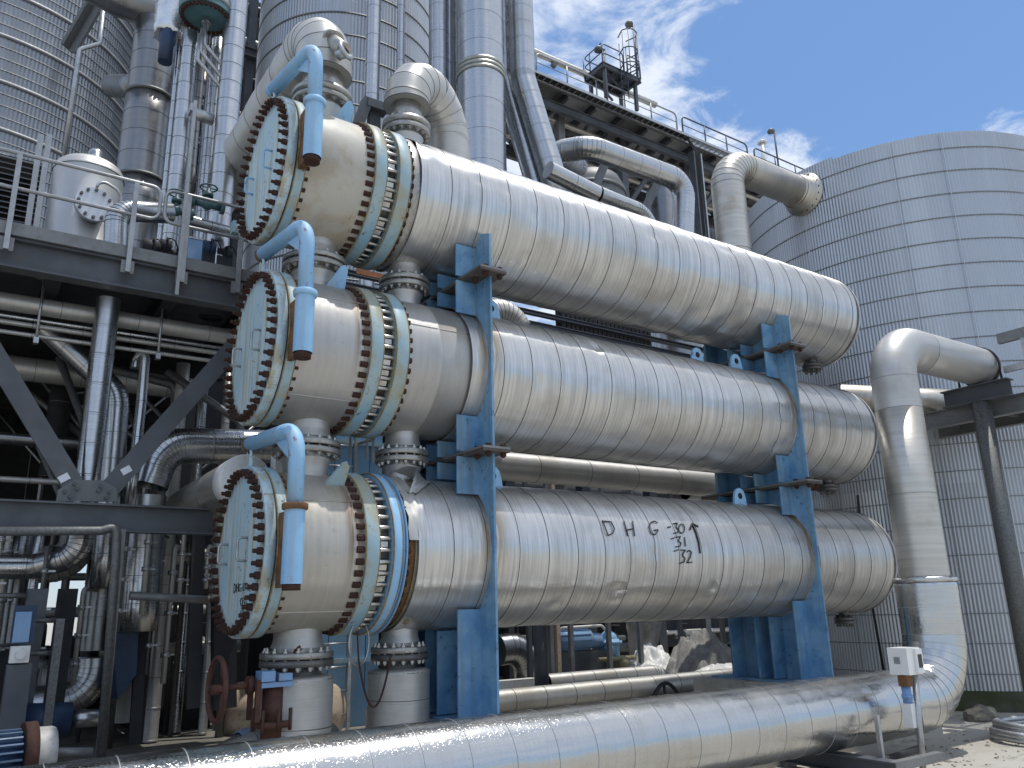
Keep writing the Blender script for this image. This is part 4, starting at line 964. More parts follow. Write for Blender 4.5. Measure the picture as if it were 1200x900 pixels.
def vessel():
    c = at(100, 240, Y=12.5); r = .48; zb, zt = zrel(4.67), at(100, 200, Y=12.3).z
    root = thing('small_vessel', 'small upright silver vessel with domed top and bolted round manhole on the platform', 'vessel', (c.x, 12.5, zb)); x, y = c.x, 12.5
    mb = MB(); mb.lathe((x, y, 0), (0,0,1), [(zb, r), (zb+.32, r), (zb+.325, r+.006), (zb+.36, r+.006), (zb+.365, r), (zt, r)], 48); part('shell', mb, MT['stain_less'], root)
    mb = MB(); mb.lathe((x, y, zt), (0,0,1), [(0, r+.012), (.03, r+.012), (.035, r)]+[(.035+.25*math.sin(t*PI/16), r*math.cos(t*PI/16)) for t in range(1, 8)]+[(.285, .001)], 48); part('domed_top', mb, MT['stain_less'], root)
    mb = MB(); mb.cyl((x+.05, y, zt+.2), (x+.05, y, zt+.42), .11, 20); mb.ball((x+.05, y, zt+.40), .11); part('top_nozzle', mb, MT['clad'], root)
    d = Vector((c.x*.0+.12, -1, 0)).normalized(); m = Vector((x, y, at(103, 241, Y=12.0).z))+d*(r+.02)
    mb = MB(); mb.cyl(m-d*.12, m+d*.03, .19, 28); mb.cyl(m+d*.03, m+d*.07, .255, 32); man = part('manhole', mb, MT['galv'], root)
    mb = MB(); mb.cyl(m+d*.072, m+d*.11, .255, 32); part('manhole_cover', mb, MT['white_steel'], man)
    w = d.cross(Vector((0,0,1))); nb = MB(); hexnut(0, .04, .022, nb); me = nb.mesh('cover_bolt', [MT['flange_dark']])
    for k in range(12): a = k*PI/6; o = bpy.data.objects.new('cover_bolt', me); COL.objects.link(o); o.parent = man; o.matrix_local = Matrix.Translation(-org(root))@axmat(m+d*.11+(w*math.cos(a)+Vector((0,0,1))*math.sin(a))*.215, d)
    mb = MB(); mb.tube([q for q, _ in fillet([m+d*.1-w*.34-Vector((0,0,.02)), m+d*.1-w*.34+Vector((0,0,.30)), m+d*.12+Vector((0,0,.42)), m+d*.12+Vector((0,0,.26))], .16, 6)][:-1], .022, 8); part('davit_arm', mb, MT['galv'], root)
vessel()
PIPE('shiny elbow pipe rising in front of the small vessel and turning right behind the railing', [at(135, 300, Y=11.6), at(137, 246, Y=11.6), at(200, 250, Y=11.75)], .155, .27, .5, MT['clad'], n=28, gores=8)
def louvre():
    root = thing('louvred_panel', 'dark louvred panel behind the guard railing at the far left', 'louvre', (0, 13, zrel(4.7))); a = at(-40, 245, Y=13); b = at(52, 200, Y=13)
    mb = MB(); mb.box((a.x, 13.08, zrel(4.66)), (b.x, 13.14, b.z+.15)); part('back_panel', mb, MT['darker'], root)
    z = zrel(4.75)
    while z < b.z+.1:
        mb = MB(); mb.hexa([(a.x, 12.96, z), (b.x, 12.96, z), (b.x, 13.06, z+.06), (a.x, 13.06, z+.06), (a.x, 12.96, z+.015), (b.x, 12.96, z+.015), (b.x, 13.06, z+.075), (a.x, 13.06, z+.075)]); part('slat', mb, MT['beam'], root); z += .09
louvre()
def valves():
    for px, py, s, mt, lb in ((206, 247, .085, 'teal', 'teal valve with round bonnet behind the railing gap, left one'), (243, 240, .09, 'teal', 'teal valve behind the railing beside the thick upright pipe')):
        c = at(px, py, Y=12.2); root = thing('valve', lb, 'valve', tuple(c), 'teal valves on the platform')
        mb = MB(); mb.ball(c, s, 14, 8); mb.cyl(c-Vector((.26,0,0)), c-Vector((.20,0,0)), s*1.1, 18); mb.cyl(c+Vector((.20,0,0)), c+Vector((.26,0,0)), s*1.1, 18); mb.cyl(c-Vector((.22,0,0)), c+Vector((.22,0,0)), s*.6, 14); part('valve_body', mb, MT[mt], root)
        mb = MB(); mb.cyl(c, c+Vector((0,0,.28)), s*.35, 12); mb.cyl(c+Vector((0,0,.14)), c+Vector((0,0,.2)), s*.9, 14); part('bonnet', mb, MT[mt], root)
        mb = MB(); mb.tube([c+Vector((.13*math.cos(a), .13*math.sin(a), .3)) for a in [i*PI/10 for i in range(20)]], .014, 6, closed=True); mb.tube([c+Vector((-.13,0,.3)), c+Vector((.13,0,.3))], .01, 6); part('handwheel', mb, MT['teal'], root)
    c = at(227, 292, Y=11.9); root = thing('control_box', 'small blue control box with grey lid behind the railing', 'control box', tuple(c))
    mb = MB(); mb.box((c.x-.10, 11.8, c.z-.2), (c.x+.10, 12.0, c.z+.12)); part('housing', mb, MT['motorblue'], root)
    mb = MB(); mb.box((c.x-.105, 11.79, c.z+.123), (c.x+.105, 12.01, c.z+.15)); part('lid', mb, MT['galv'], root)
    c = at(278, 268, Y=11.8); root = thing('junction_box', 'small pale blue junction box near the top exchanger cover', 'junction box', tuple(c)); mb = MB(); mb.box((c.x-.08, 11.75, c.z-.09), (c.x+.08, 11.9, c.z+.11)); part('housing', mb, MT['flangeblue'], root); mb = MB(); mb.cyl((c.x+.02, 11.70, c.z), (c.x+.02, 11.75, c.z), .05, 16); part('dial', mb, MT['white'], root)
    PIPE('short pale pipe run along the deck below the junction box', [at(222, 258, Y=12.4), at(272, 272, Y=12.4), at(305, 283, Y=12.4)], .085, .2, .4, MT['clad'], n=18)
    rnd = random.Random(11)
    for i, (px, py, w, h) in enumerate(((176, 292, 20, 40), (193, 290, 12, 34), (244, 292, 14, 36), (262, 298, 18, 28), (205, 300, 10, 26))):
        c = at(px, py, Y=12.7); a = rad(w, c); b = rad(h, c); root = thing('pump_skid', ['dark pump set on the deck below the elbow pipe', 'slim dark actuator beside the railing gap', 'dark blue motor block behind the railing posts', 'dark motor block near the top exchanger cover', 'small dark gearbox behind the railing gap'][i], 'machinery', (c.x, c.y, zrel(4.66)), 'dark machinery on the platform')
        mb = MB(); mb.cyl((c.x-a, c.y, c.z), (c.x+a, c.y, c.z), b*.55, 16); mb.cyl((c.x+a*.2, c.y, c.z), (c.x+a*.4, c.y, c.z), b*.75, 16); part('casing', mb, MT['dark'] if i != 2 else MT['deepblue'], root)
        mb = MB(); mb.box((c.x-a, c.y-.1, zrel(4.66)), (c.x+a, c.y+.1, c.z-b*.4)); part('base', mb, MT['dark'], root)
        mb = MB(); mb.tube([q for q, _ in fillet([(c.x, c.y-.1, c.z+b*.3), (c.x+.05, c.y-.2, c.z+b*.9), (c.x+.2, c.y-.15, c.z-.1)], .1)], .012, 6); part('cable', mb, MT['black'], root)
valves()

# tall pipes and vessels behind the platform
c0 = at(-18, 100, Y=20); dS = Vector((c0.x, c0.y, 0)).normalized(); LR = 4.15; LC = dS*26.0
zb = [at(-5, y, Y=21.8).z for y in (38, 88, 148)]; step = (zb[0]-zb[2])/2
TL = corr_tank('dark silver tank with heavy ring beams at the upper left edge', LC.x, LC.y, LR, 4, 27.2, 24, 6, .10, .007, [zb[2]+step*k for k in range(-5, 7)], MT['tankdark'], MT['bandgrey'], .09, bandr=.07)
mb = MB()
n_ = 0
nb = MB(); nb.lathe((0,0,0), (0,0,1), [(-.012, LR), (-.012, LR+.018), (.012, LR+.018), (.012, LR)], 100); me = nb.mesh('band', [MT['bandgrey']])
for k in range(-5, 7):
    for j in (1, 2, 3): piece('thin_band', me, Matrix.Translation((LC.x, LC.y, zb[2]+step*(k+j/4))), TL)
p0, p1 = at(78, 56, Y=21.0), at(122, -20, Y=20.4); mb = MB(); mb.bar(p0, p1, .34, .10); mb.bar(p0+Vector((.15,-.1,-.15)), p1+Vector((.15,-.1,-.15)), .08, .2); solo('inclined_stringer', mb, MT['galv_dark'], 'wide inclined steel stringer fixed to the dark tank at the top left', 'stringer', tuple(p0))
plainpipe('conduit', 'thin conduit stepping down the face of the dark tank', [at(122, 0, Y=20.2), at(117, 51, Y=20.2), at(93, 58, Y=20.2), at(75, 186, Y=20.2)], .055, MT['galv'], .12, 'conduit')
def column_vessel():
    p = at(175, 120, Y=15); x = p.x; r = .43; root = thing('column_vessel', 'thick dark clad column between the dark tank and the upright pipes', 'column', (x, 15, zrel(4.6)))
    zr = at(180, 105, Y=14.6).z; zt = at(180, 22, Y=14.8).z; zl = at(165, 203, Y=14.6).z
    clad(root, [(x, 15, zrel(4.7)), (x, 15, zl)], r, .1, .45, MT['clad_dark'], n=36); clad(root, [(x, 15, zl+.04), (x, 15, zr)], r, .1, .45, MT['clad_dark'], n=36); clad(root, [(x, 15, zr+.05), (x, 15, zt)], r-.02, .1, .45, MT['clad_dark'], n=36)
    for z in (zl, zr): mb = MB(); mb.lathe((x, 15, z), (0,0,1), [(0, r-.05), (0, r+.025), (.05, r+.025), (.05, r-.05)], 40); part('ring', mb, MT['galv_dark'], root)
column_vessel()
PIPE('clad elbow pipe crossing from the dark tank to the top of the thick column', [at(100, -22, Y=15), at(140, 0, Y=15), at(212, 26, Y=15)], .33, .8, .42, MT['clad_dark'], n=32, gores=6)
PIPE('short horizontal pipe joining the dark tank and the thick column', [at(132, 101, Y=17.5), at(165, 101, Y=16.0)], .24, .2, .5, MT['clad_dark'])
def foil():
    mb = MB(); c = at(208, 22, Y=13.6); R = []
    for i in range(15):
        t = i/14; ring = []
        for j in range(20):
            a = 2*PI*j/20; r = .24+.1*math.sin(t*PI)+.09*noise.noise((t*6, math.cos(a)*2.6, math.sin(a)*2.6)); ring.append((c.x+r*math.cos(a)-.12*t, 13.6+r*math.sin(a), c.z+.75-1.2*t))
        R.append(ring)
    mb.rings(R, True, True); solo('wrapped_valve', mb, MT['foil'], 'valve wrapped in crumpled white foil beside the hanging round flange', 'wrapped valve', tuple(c))
    d = at(196, 45, Y=13.5); mb = MB(); mb.ball(d, .15, 14, 8, 1.7); mb.cyl(d-Vector((0,0,.5)), d+Vector((0,0,.4)), .12, 14); solo('valve', mb, MT['deepblue'], 'dark blue valve hanging below the crumpled foil', 'valve', tuple(d))
foil()
def hanging_head():
    c = at(241, 20, Y=13); r = rad(60, c)*.98; x, y, z = c.x, 13, c.z
    root = thing('hanging_vessel', 'vessel end hanging overhead with a dull teal round bolted cover underneath', 'vessel', (x, y, z))
    mb = MB(); mb.lathe((x, y, z), (0,0,1), [(0, .001), (0, r), (.10, r)], 48); mb.sm = [False]*len(mb.sm); part('cover', mb, MT['tealdisc'], root)
    mb = MB(); mb.lathe((x, y, z+.13), (0,0,1), [(0, r-.08), (0, r+.01), (.12, r+.01), (.12, r-.08)], 48); part('flange', mb, MT['galv'], root)
    mb = MB(); mb.lathe((x, y, z+.25), (0,0,1), [(0, r-.10), (1.2, r-.10)], 48); part('body', mb, MT['clad_dark'], root)
    nb = MB(); hexnut(-.06, .30, .032, nb); me = nb.mesh('cover_bolt', [MT['rust']])
    for k in range(32): a = 2*PI*k/32; piece('cover_bolt', me, axmat((x+(r-.055)*math.cos(a), y+(r-.055)*math.sin(a), z), (0,0,1)), root)
    mb = MB(); mb.cyl((x+.02, y, z-.25), (x+.02, y, z), .045, 12); mb.cyl((x+.02, y, z-.14), (x+.02, y, z-.10), .08, 12); part('drain', mb, MT['galv'], root)
    for k, ((ax, ay), (bx, by), (ex, ey)) in enumerate((((241, 25), (240, 52), (266, 83)), ((237, 34), (235, 60), (264, 96)), ((234, 40), (232, 70), (263, 108)))):
        plainpipe('drain_pipe', 'thin grey drain pipe cranked below the teal cover, %s of three' % ('highest', 'middle', 'lowest')[k], [at(ax, ay, Y=12.9), at(bx, by, Y=12.9), at(ex, ey, Y=12.75)], .032, MT['galv'], .06, 'pipe', 10, 'cranked drain pipes')
hanging_head()
U = 'upright clad pipes rising from the platform'
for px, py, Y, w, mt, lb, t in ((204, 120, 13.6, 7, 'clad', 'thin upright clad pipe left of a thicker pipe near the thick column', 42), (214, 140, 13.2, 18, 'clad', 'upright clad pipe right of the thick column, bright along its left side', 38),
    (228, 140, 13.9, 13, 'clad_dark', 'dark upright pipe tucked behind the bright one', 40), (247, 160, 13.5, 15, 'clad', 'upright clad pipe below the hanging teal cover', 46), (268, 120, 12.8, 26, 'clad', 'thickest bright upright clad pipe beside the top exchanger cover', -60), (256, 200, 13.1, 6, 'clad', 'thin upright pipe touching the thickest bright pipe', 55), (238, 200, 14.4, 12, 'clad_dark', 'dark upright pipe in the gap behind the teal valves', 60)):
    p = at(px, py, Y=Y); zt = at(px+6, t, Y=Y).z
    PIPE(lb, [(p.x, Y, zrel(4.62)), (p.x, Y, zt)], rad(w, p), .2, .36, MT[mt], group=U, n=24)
c = at(236, 135, Y=12.9); mb = MB(); mb.cyl((c.x-.16, 12.9, c.z), (c.x+.2, 12.9, c.z-.03), .10, 20); mb.box((c.x-.2, 12.8, c.z-.02), (c.x-.16, 13, c.z+.12)); solo('junction_drum', mb, MT['galv'], 'small ribbed drum bracketed between two upright pipes', 'drum', tuple(c))
PIPE('tan lagged pipe stub showing between the upright pipes', [at(238, 84, Y=14.8), at(236, 105, Y=14.6)], .13, .1, .3, MT['cream_pipe'])

# ------------------------------------------------------------------ under the platform
def frame_():
    z0, z1 = zrel(1.0), zrel(1.34); yb = 11.08
    root = thing('braced_frame', 'dark steel frame with V bracing meeting at a bolted gusset plate under the platform', 'steel frame', (0, yb, .35))
    xr = at(252, 600, Y=11).x
    mb = MB(); mb.ibeam((-12, yb, (z0+z1)/2), (xr, yb, (z0+z1)/2), z1-z0, .2, .025); part('lower_beam', mb, MT['beam'], root)
    for k in range(-2, 5):
        x = -4.8+k*1.05; 
        if x < xr-.2: mb = MB(); mb.box((x, yb-.085, z0+.03), (x+.012, yb-.02, z1-.03)); part('stiffener', mb, MT['beam'], root)
    y2 = 11.22
    mb = MB(); mb.bar(at(-40, 360, Y=y2), at(88, 572, Y=y2), .24, .05, (0,1,0)); mb.bar(at(-40, 360, Y=y2)+Vector((.0,.07,.0)), at(88, 572, Y=y2)+Vector((.0,.07,.0)), .04, .10, (0,1,0)); part('brace', mb, MT['beam'], root)
    mb = MB(); mb.bar(at(124, 578, Y=y2), at(276, 404, Y=y2), .24, .05, (0,1,0)); mb.bar(at(124, 578, Y=y2)+Vector((.0,.07,.0)), at(276, 404, Y=y2)+Vector((.0,.07,.0)), .04, .10, (0,1,0)); part('brace', mb, MT['beam'], root)
    g = [at(x, y, Y=11.17) for x, y in ((66, 587), (68, 574), (88, 562), (122, 563), (137, 573), (138, 588))]; mb = MB(); mb.prism(g, (0, .03, 0)); gp = part('gusset_plate', mb, MT['beamlight2'], root)
    for x, y in ((76, 576), (87, 567), (90, 573), (118, 570), (115, 575), (128, 577), (82, 582), (124, 583)):
        p = at(x, y, Y=11.17); mb = MB(); mb.cyl((p.x, 11.13, p.z), (p.x, 11.168, p.z), .025, 6, smooth=False); o = part('gusset_bolt', mb, MT['beam'], gp)
    for (x, y) in ((75, 560), (148, 551)):
        a = at(x, y, Y=11.18); mb = MB(); mb.bar(a-Vector((.05, 0, .035)), a+Vector((.05, 0, .035)), .085, .006, (0,1,0)); part('pale_tag', mb, MT['white_steel'], root)
    for x in (-3.2,):
        mb = MB(); mb.bar((x, yb+.1, .35), (x, yb+.1, z0-.002), .22, .22, (0,1,0)); part('column', mb, MT['dark'], root)
MT['beamlight2'] = m_plain('mid_grey_steel', (.14,.15,.155), .5, .3, .2, 3, .05)
frame_()
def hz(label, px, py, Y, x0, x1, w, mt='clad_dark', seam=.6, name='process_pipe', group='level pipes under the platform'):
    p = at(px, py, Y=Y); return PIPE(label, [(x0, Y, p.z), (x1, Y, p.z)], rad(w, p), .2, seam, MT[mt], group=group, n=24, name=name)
hz('thick level pipe hung just under the platform beam', 100, 368, 11.9, -8, 3.6, 20, 'clad_dull', 1.0)
hz('upper thin level pipe below the hung thick pipe', 100, 384, 12.0, -8, 3.4, 5, 'clad')
hz('middle thin level pipe of three below the hung thick pipe', 100, 391, 12.0, -8, 3.4, 6, 'clad_dull')
hz('lowest thin level pipe of three below the hung thick pipe', 100, 402, 11.85, -8, 3.4, 5, 'clad_dull')
hz('lagged level pipe crossing behind both upright pipes above the braces', 100, 441, 13.4, -8, 3.0, 27, 'clad_dull')
hz('dim level pipe behind the left brace at mid height', 50, 517, 13.0, -8, 1.6, 14)
hz('dim pale level pipe close above the lower beam', 50, 564, 13.0, -8, 1.9, 7, 'clad_dull')
for px, y0_, y1_, lb in ((53, 322, 402, 'left'), (192, 345, 420, 'right')):
    a = at(px, y0_, Y=11.8); b = at(px-6, y1_, Y=11.8); root = thing('pipe_hanger', 'rod hanger carrying the level pipes from the platform, %s one' % lb, 'hanger', tuple(a), 'rod hangers under the platform')
    mb = MB(); mb.cyl((a.x, 11.78, b.z), (a.x, 11.78, a.z), .018, 8); part('rod', mb, MT['galv'], root)
    mb = MB(); mb.box((a.x-.1, 11.7, a.z-.06), (a.x+.1, 11.86, a.z+.14)); part('bracket', mb, MT['beamlight'], root)
    mb = MB(); mb.box((a.x-.03, 11.74, b.z-.02), (a.x+.03, 11.84, b.z+.06)); mb.tube([(a.x, 11.9+.14*math.cos(t), at(100, 368, Y=11.9).z+.14*math.sin(t)) for t in [i*PI/8 for i in range(16)]], .012, 6, closed=True); part('clevis', mb, MT['galv'], root)
for i, (px, py, Y, x0, x1, w, mt) in enumerate(((60, 648, 14.2, -6, 3.4, 16, 'clad_dull'), (60, 676, 14.6, -6, 3.8, 9, 'clad'), (200, 655, 13.6, 1.7, 3.9, 13, 'clad_dull'), (60, 718, 14.8, -6, 3.6, 12, 'clad_dull'), (205, 760, 14.0, 1.9, 4.0, 15, 'clad_dull'), (60, 778, 14.9, -6, 2.4, 10, 'clad'))):
    hz(['grey level pipe behind the posts just below the lower beam', 'thin bright level pipe below the grey one, behind the posts', 'short level pipe left of the bottom cover near its top', 'grey level pipe at the height of the blue transmitter', 'short thick level pipe behind the rust red handwheel', 'thin level pipe low behind the blue drum'][i], px, py, Y, x0, x1, w, mt, .7, group='level pipes below the lower beam')
for i, (px, y0_, y1_, Y, w, mt) in enumerate(((178, 606, 838, 13.2, 17, 'clad_dull'), (207, 606, 832, 13.9, 13, 'clad'), (240, 606, 820, 13.4, 10, 'clad_dull'))):
    a_ = at(px, y1_, Y=Y); b_ = at(px, y0_, Y=Y); PIPE(['grey clad riser between the hopper and the twin columns', 'brighter slim clad riser between the twin columns', 'slim grey riser right of the twin columns'][i], [(a_.x, Y, .36), (a_.x, Y, zrel(3.9))], rad(w, a_), .2, .45, MT[mt], group='clad risers right of the hopper')
UP = 'upright pipes under the platform'
p = at(112, 480, Y=11.6); PIPE('bright upright clad pipe dropping from the platform beam to the gusset plate', [(p.x, 11.6, zrel(4.2)), (p.x, 11.6, zrel(.75)), (p.x-.45, 11.9, zrel(.62)), (p.x-1.4, 11.9, zrel(.62))], .152, .26, .42, MT['clad'], group=UP, gores=6)
PIPE('clad pipe slanting down from the left then turning upright behind the bright pipe', [at(55, 385, Y=12.6), at(138, 462, Y=12.4), at(130, 570, Y=12.4)+Vector((0,0,0)), at(120, 690, Y=12.4)], .165, .45, .42, MT['clad'], group=UP, gores=7)
PIPE('thin upright clad pipe with hooked top right of the slanting pipe', [at(158, 432, Y=12.1), at(160, 419, Y=12.1), at(170, 416, Y=11.9), at(166, 470, Y=11.9), at(152, 600, Y=11.9)], .07, .09, .45, MT['clad'], group=UP, n=18)
PIPE('wide segmented elbow coming from behind the middle cover and turning down', [at(330, 524, Y=12.3), at(190, 522, Y=12.3), at(172, 575, Y=12.3), at(160, 740, Y=12.3)], .265, .62, .36, MT['clad'], group=UP, gores=8, n=36)
PIPE('weathered white ended pipe running back between the middle and bottom covers', [Vector((2.80, 10.0, at(300, 566, Y=10.2).z)), Vector((2.80, 16, at(300, 566, Y=10.2).z-.02))], .31, .2, 1.1, MT['cream_pipe'], n=36)
mb = MB(); q = Vector((2.80, 9.98, at(300, 566, Y=10.2).z)); mb.lathe(q, (0,1,0), [(0, .001), (0, .30), (.02, .318), (.35, .318), (.36, .30)], 36); mb.box((q.x+.33, 9.9, q.z-.05), (q.x+.60, 10.1, q.z+.36)); solo('pipe_end_box', mb, MT['whiteclad'], 'white painted end section of the weathered pipe above the bottom cover', 'pipe end', tuple(q))
for i, (px, py, Y, w, y0_, y1_, mt) in enumerate(((24, 660, 12.6, 22, 610, 760, 'clad_dark'), (42, 660, 12.2, 11, 615, 712, 'clad'), (120, 690, 12.9, 38, 610, 762, 'clad_dark'), (160, 660, 12.7, 30, 612, 735, 'clad_dark'), (68, 490, 14, 24, 430, 560, 'darker'))):
    p = at(px, py, Y=Y); PIPE(['wide dim upright pipe at the left edge below the lower beam', 'slim pale upright pipe ending on a blue transmitter', 'widest dim upright pipe below the lower beam', 'dim upright pipe tapering above a blue hopper', 'dark upright pipe behind the left brace'][i], [(p.x, Y, at(px, y1_, Y=Y).z), (p.x, Y, at(px, y0_, Y=Y).z)], rad(w, p), .2, .5, MT[mt], group=UP)
PIPE('low clad elbow at the foot of the widest dim pipe, sweeping left', [at(112, 770, Y=12.9), at(107, 822, Y=12.9), at(30, 825, Y=12.9)], .22, .42, .4, MT['clad'], gores=8)
PIPE('dim level pipe stub above the low elbow', [at(45, 800, Y=13.4), at(95, 798, Y=13.4)], .22, .2, .5, MT['clad_dull'])
PIPE('dim horizontal elbow hanging under the lower beam', [at(95, 600, Y=12.8), at(90, 662, Y=12.8), at(45, 662, Y=12.8)], .24, .34, .4, MT['clad_dull'], gores=6)
plainpipe('conduit', 'grey conduit clamped under the lower beam and bending down to the ground', [at(-40, 623, Y=10.85), at(118, 622, Y=10.85), at(137, 617, Y=10.85), at(136, 650, Y=10.85), at(118, 893, Y=10.85)], .052, MT['galv_dark'], .09, 'conduit', 14)
def strut(lb, px0, py0, px1, py1, Y, w, mt, nm='post', cat='post', g='slim posts below the lower beam'):
    a, b = at(px0, py0, Y=Y), at(px1, py1, Y=Y); mb = MB(); mb.bar(b, a, w, w*.6, (0,1,0))
    solo(nm, mb, MT[mt], lb, cat, tuple(b), g)
strut('slotted channel post leaning beside the conduit, left lower', 71, 725, 53, 868, 11.2, .09, 'galv_dark')
strut('tall bare channel post right of the grey conduit', 142, 620, 117, 890, 10.95, .10, 'beamlight')
strut('dark blue grey column at the left below the transmitter', 45, 690, 22, 850, 11.6, .22, 'beam')
strut('thick dark column between the widest pipe and the conduit', 80, 690, 62, 830, 12.0, .22, 'dark')
strut('dark post below the level tube on the right', 168, 720, 157, 872, 12.4, .14, 'dark')
strut('dark twin column deep under the lower beam, left one', 190, 620, 180, 830, 13.5, .24, 'dark')
strut('dark twin column deep under the lower beam, right one', 232, 620, 226, 830, 13.5, .20, 'beam')
strut('dark column behind the rust red handwheel', 262, 700, 262, 830, 12.5, .32, 'dark')
for i, (a, b, Y, r) in enumerate((((-10, 698), (32, 698), 11.5, .03), ((30, 727), (70, 727), 11.3, .03), ((28, 766), (66, 765), 11.3, .03), ((152, 698), (245, 703), 11.6, .055), ((15, 756), (-30, 756), 11.3, .02))):
    plainpipe('level_tube', ['thin level tube at the left edge beside the wide dim pipe', 'thin bracket tube between posts beside the transmitter', 'lower thin bracket tube between posts below the transmitter', 'grey level tube from the posts to the bottom cover', 'thin tube stub at the left edge under the transmitter'][i], [at(*a, Y=Y), at(*b, Y=Y)], r, MT['galv_dark' if i != 3 else 'beamlight'], .1, 'tube', 10, 'thin level tubes')
def blue_transmitter():
    c = at(28, 733, Y=11.0); x, z = c.x, c.z; root = thing('transmitter', 'blue instrument box with pale front over a small white fitting at the far left', 'instrument', tuple(c))
    mb = MB(); mb.box((x-.11, 10.95, z-.20), (x+.11, 11.12, z+.22)); part('housing', mb, MT['deepblue'], root)
    mb = MB(); mb.box((x-.10, 10.925, z-.18), (x+.06, 10.948, z+.15)); part('front_panel', mb, MT['motorblue'], root)
    mb = MB(); mb.box((x-.10, 10.94, z-.40), (x+.09, 11.1, z-.22)); mb.cyl((x, 10.9, z-.31), (x, 10.94, z-.31), .05, 14); part('fitting', mb, MT['whiteclad'], root)
    mb = MB(); mb.box((x-.11, 10.95, z-1.2), (x+.13, 11.2, z-.42)); part('support', mb, MT['beam'], root)
blue_transmitter()
def hopper():
    a = [at(x, y, Y=12.2) for x, y in ((132, 735), (163, 732), (160, 790), (138, 820))]; mb = MB(); mb.prism(a, (0, .7, 0)); solo('hopper', mb, MT['deepblue'], 'dark blue hopper under the dim tapering pipe', 'hopper', tuple(a[3]))
    c = at(155, 810, Y=14); mb = MB(); mb.lathe((c.x, 14, c.z), (0,0,1), [(-.4, .42), (0, .42), (.15, .40), (.3, .30), (.38, .14), (.4, .001)], 28); solo('domed_tank', mb, MT['clad_dull'], 'low dull domed tank behind the dark blue hopper', 'tank', tuple(c))
    a = at(22, 845, Y=11.4); b = at(82, 843, Y=11.4); root = thing('level_drum', 'dark blue drum lying between a pale flange and a bright pipe at lower left', 'drum', tuple(a))
    mb = MB(); mb.cyl(a, b, .19, 24); part('body', mb, MT['deepblue'], root)
    mb = MB(); mb.cyl(a-Vector((.16,0,0)), a-Vector((.06,0,0)), .22, 24); mb.cyl(a-Vector((.05,0,0)), a+Vector((.02,0,0)), .22, 24); part('end_flange', mb, MT['whiteclad'], root)
    mb = MB(); mb.cyl(b, at(117, 841, Y=11.4), .10, 20); part('outlet_pipe', mb, MT['clad'], root)
    mb = MB(); mb.cyl(a-Vector((.6,0,0)), a-Vector((.17,0,0)), .2, 20); part('rusty_neck', mb, MT['rustplate'], root)
hopper()
MT['palecap'] = m_plain('dusty_pale_paint', (.45,.45,.43), .5, 0, .2, 5, .1, (.25,.2,.15), .6); MT['finblue'] = m_plain('dull_blue_paint', (.10,.16,.25), .5, 0, .3, 5, .05)
def motor():
    c = at(-8, 890, Y=9.6); x, y, z = c.x, c.y, c.z; d = Vector((1, .1, 0)).normalized(); r = .24
    root = thing('electric_motor', 'finned blue electric motor with rusty ring and white end cap in the bottom left corner', 'motor', tuple(c))
    mb = MB(); mb.cyl(c-d*.9, c+d*.22, r*.86, 32); part('motor_body', mb, MT['deepblue'], root)
    s = Vector((-d.y, d.x, 0)); u = Vector((0,0,1))
    for k in range(22):
        a = 2*PI*k/22; o = s*math.cos(a)+u*math.sin(a); w = (-s*math.sin(a)+u*math.cos(a))*.008; mb = MB(); mb.hexa([c-d*.88+o*r*.84-w, c+d*.2+o*r*.84-w, c+d*.2+o*r*.84+w, c-d*.88+o*r*.84+w, c-d*.88+o*r*1.06-w, c+d*.2+o*r*1.06-w, c+d*.2+o*r*1.06+w, c-d*.88+o*r*1.06+w]); part('cooling_fin', mb, MT['finblue'], root)
    mb = MB(); mb.cyl(c+d*.22, c+d*.33, r*1.28, 36); part('rusty_ring', mb, MT['rust'], root)
    mb = MB(); mb.lathe(c+d*.331, d, [(0, r*1.05), (.14, r*1.03), (.17, r*.97), (.18, r*.6), (.18, .001)], 32); part('end_cap', mb, MT['palecap'], root)
    mb = MB(); mb.box((x-.7, y-.2, .35), (x+.25, y+.25, z-r*.8)); part('base', mb, MT['dark'], root)
    p = at(58, 882, Y=10); plainpipe('drive_tube', 'grey tube running right from the motor end cap', [p, at(108, 882, Y=10)], .05, MT['beamlight'], .1, 'tube', 12)
motor()
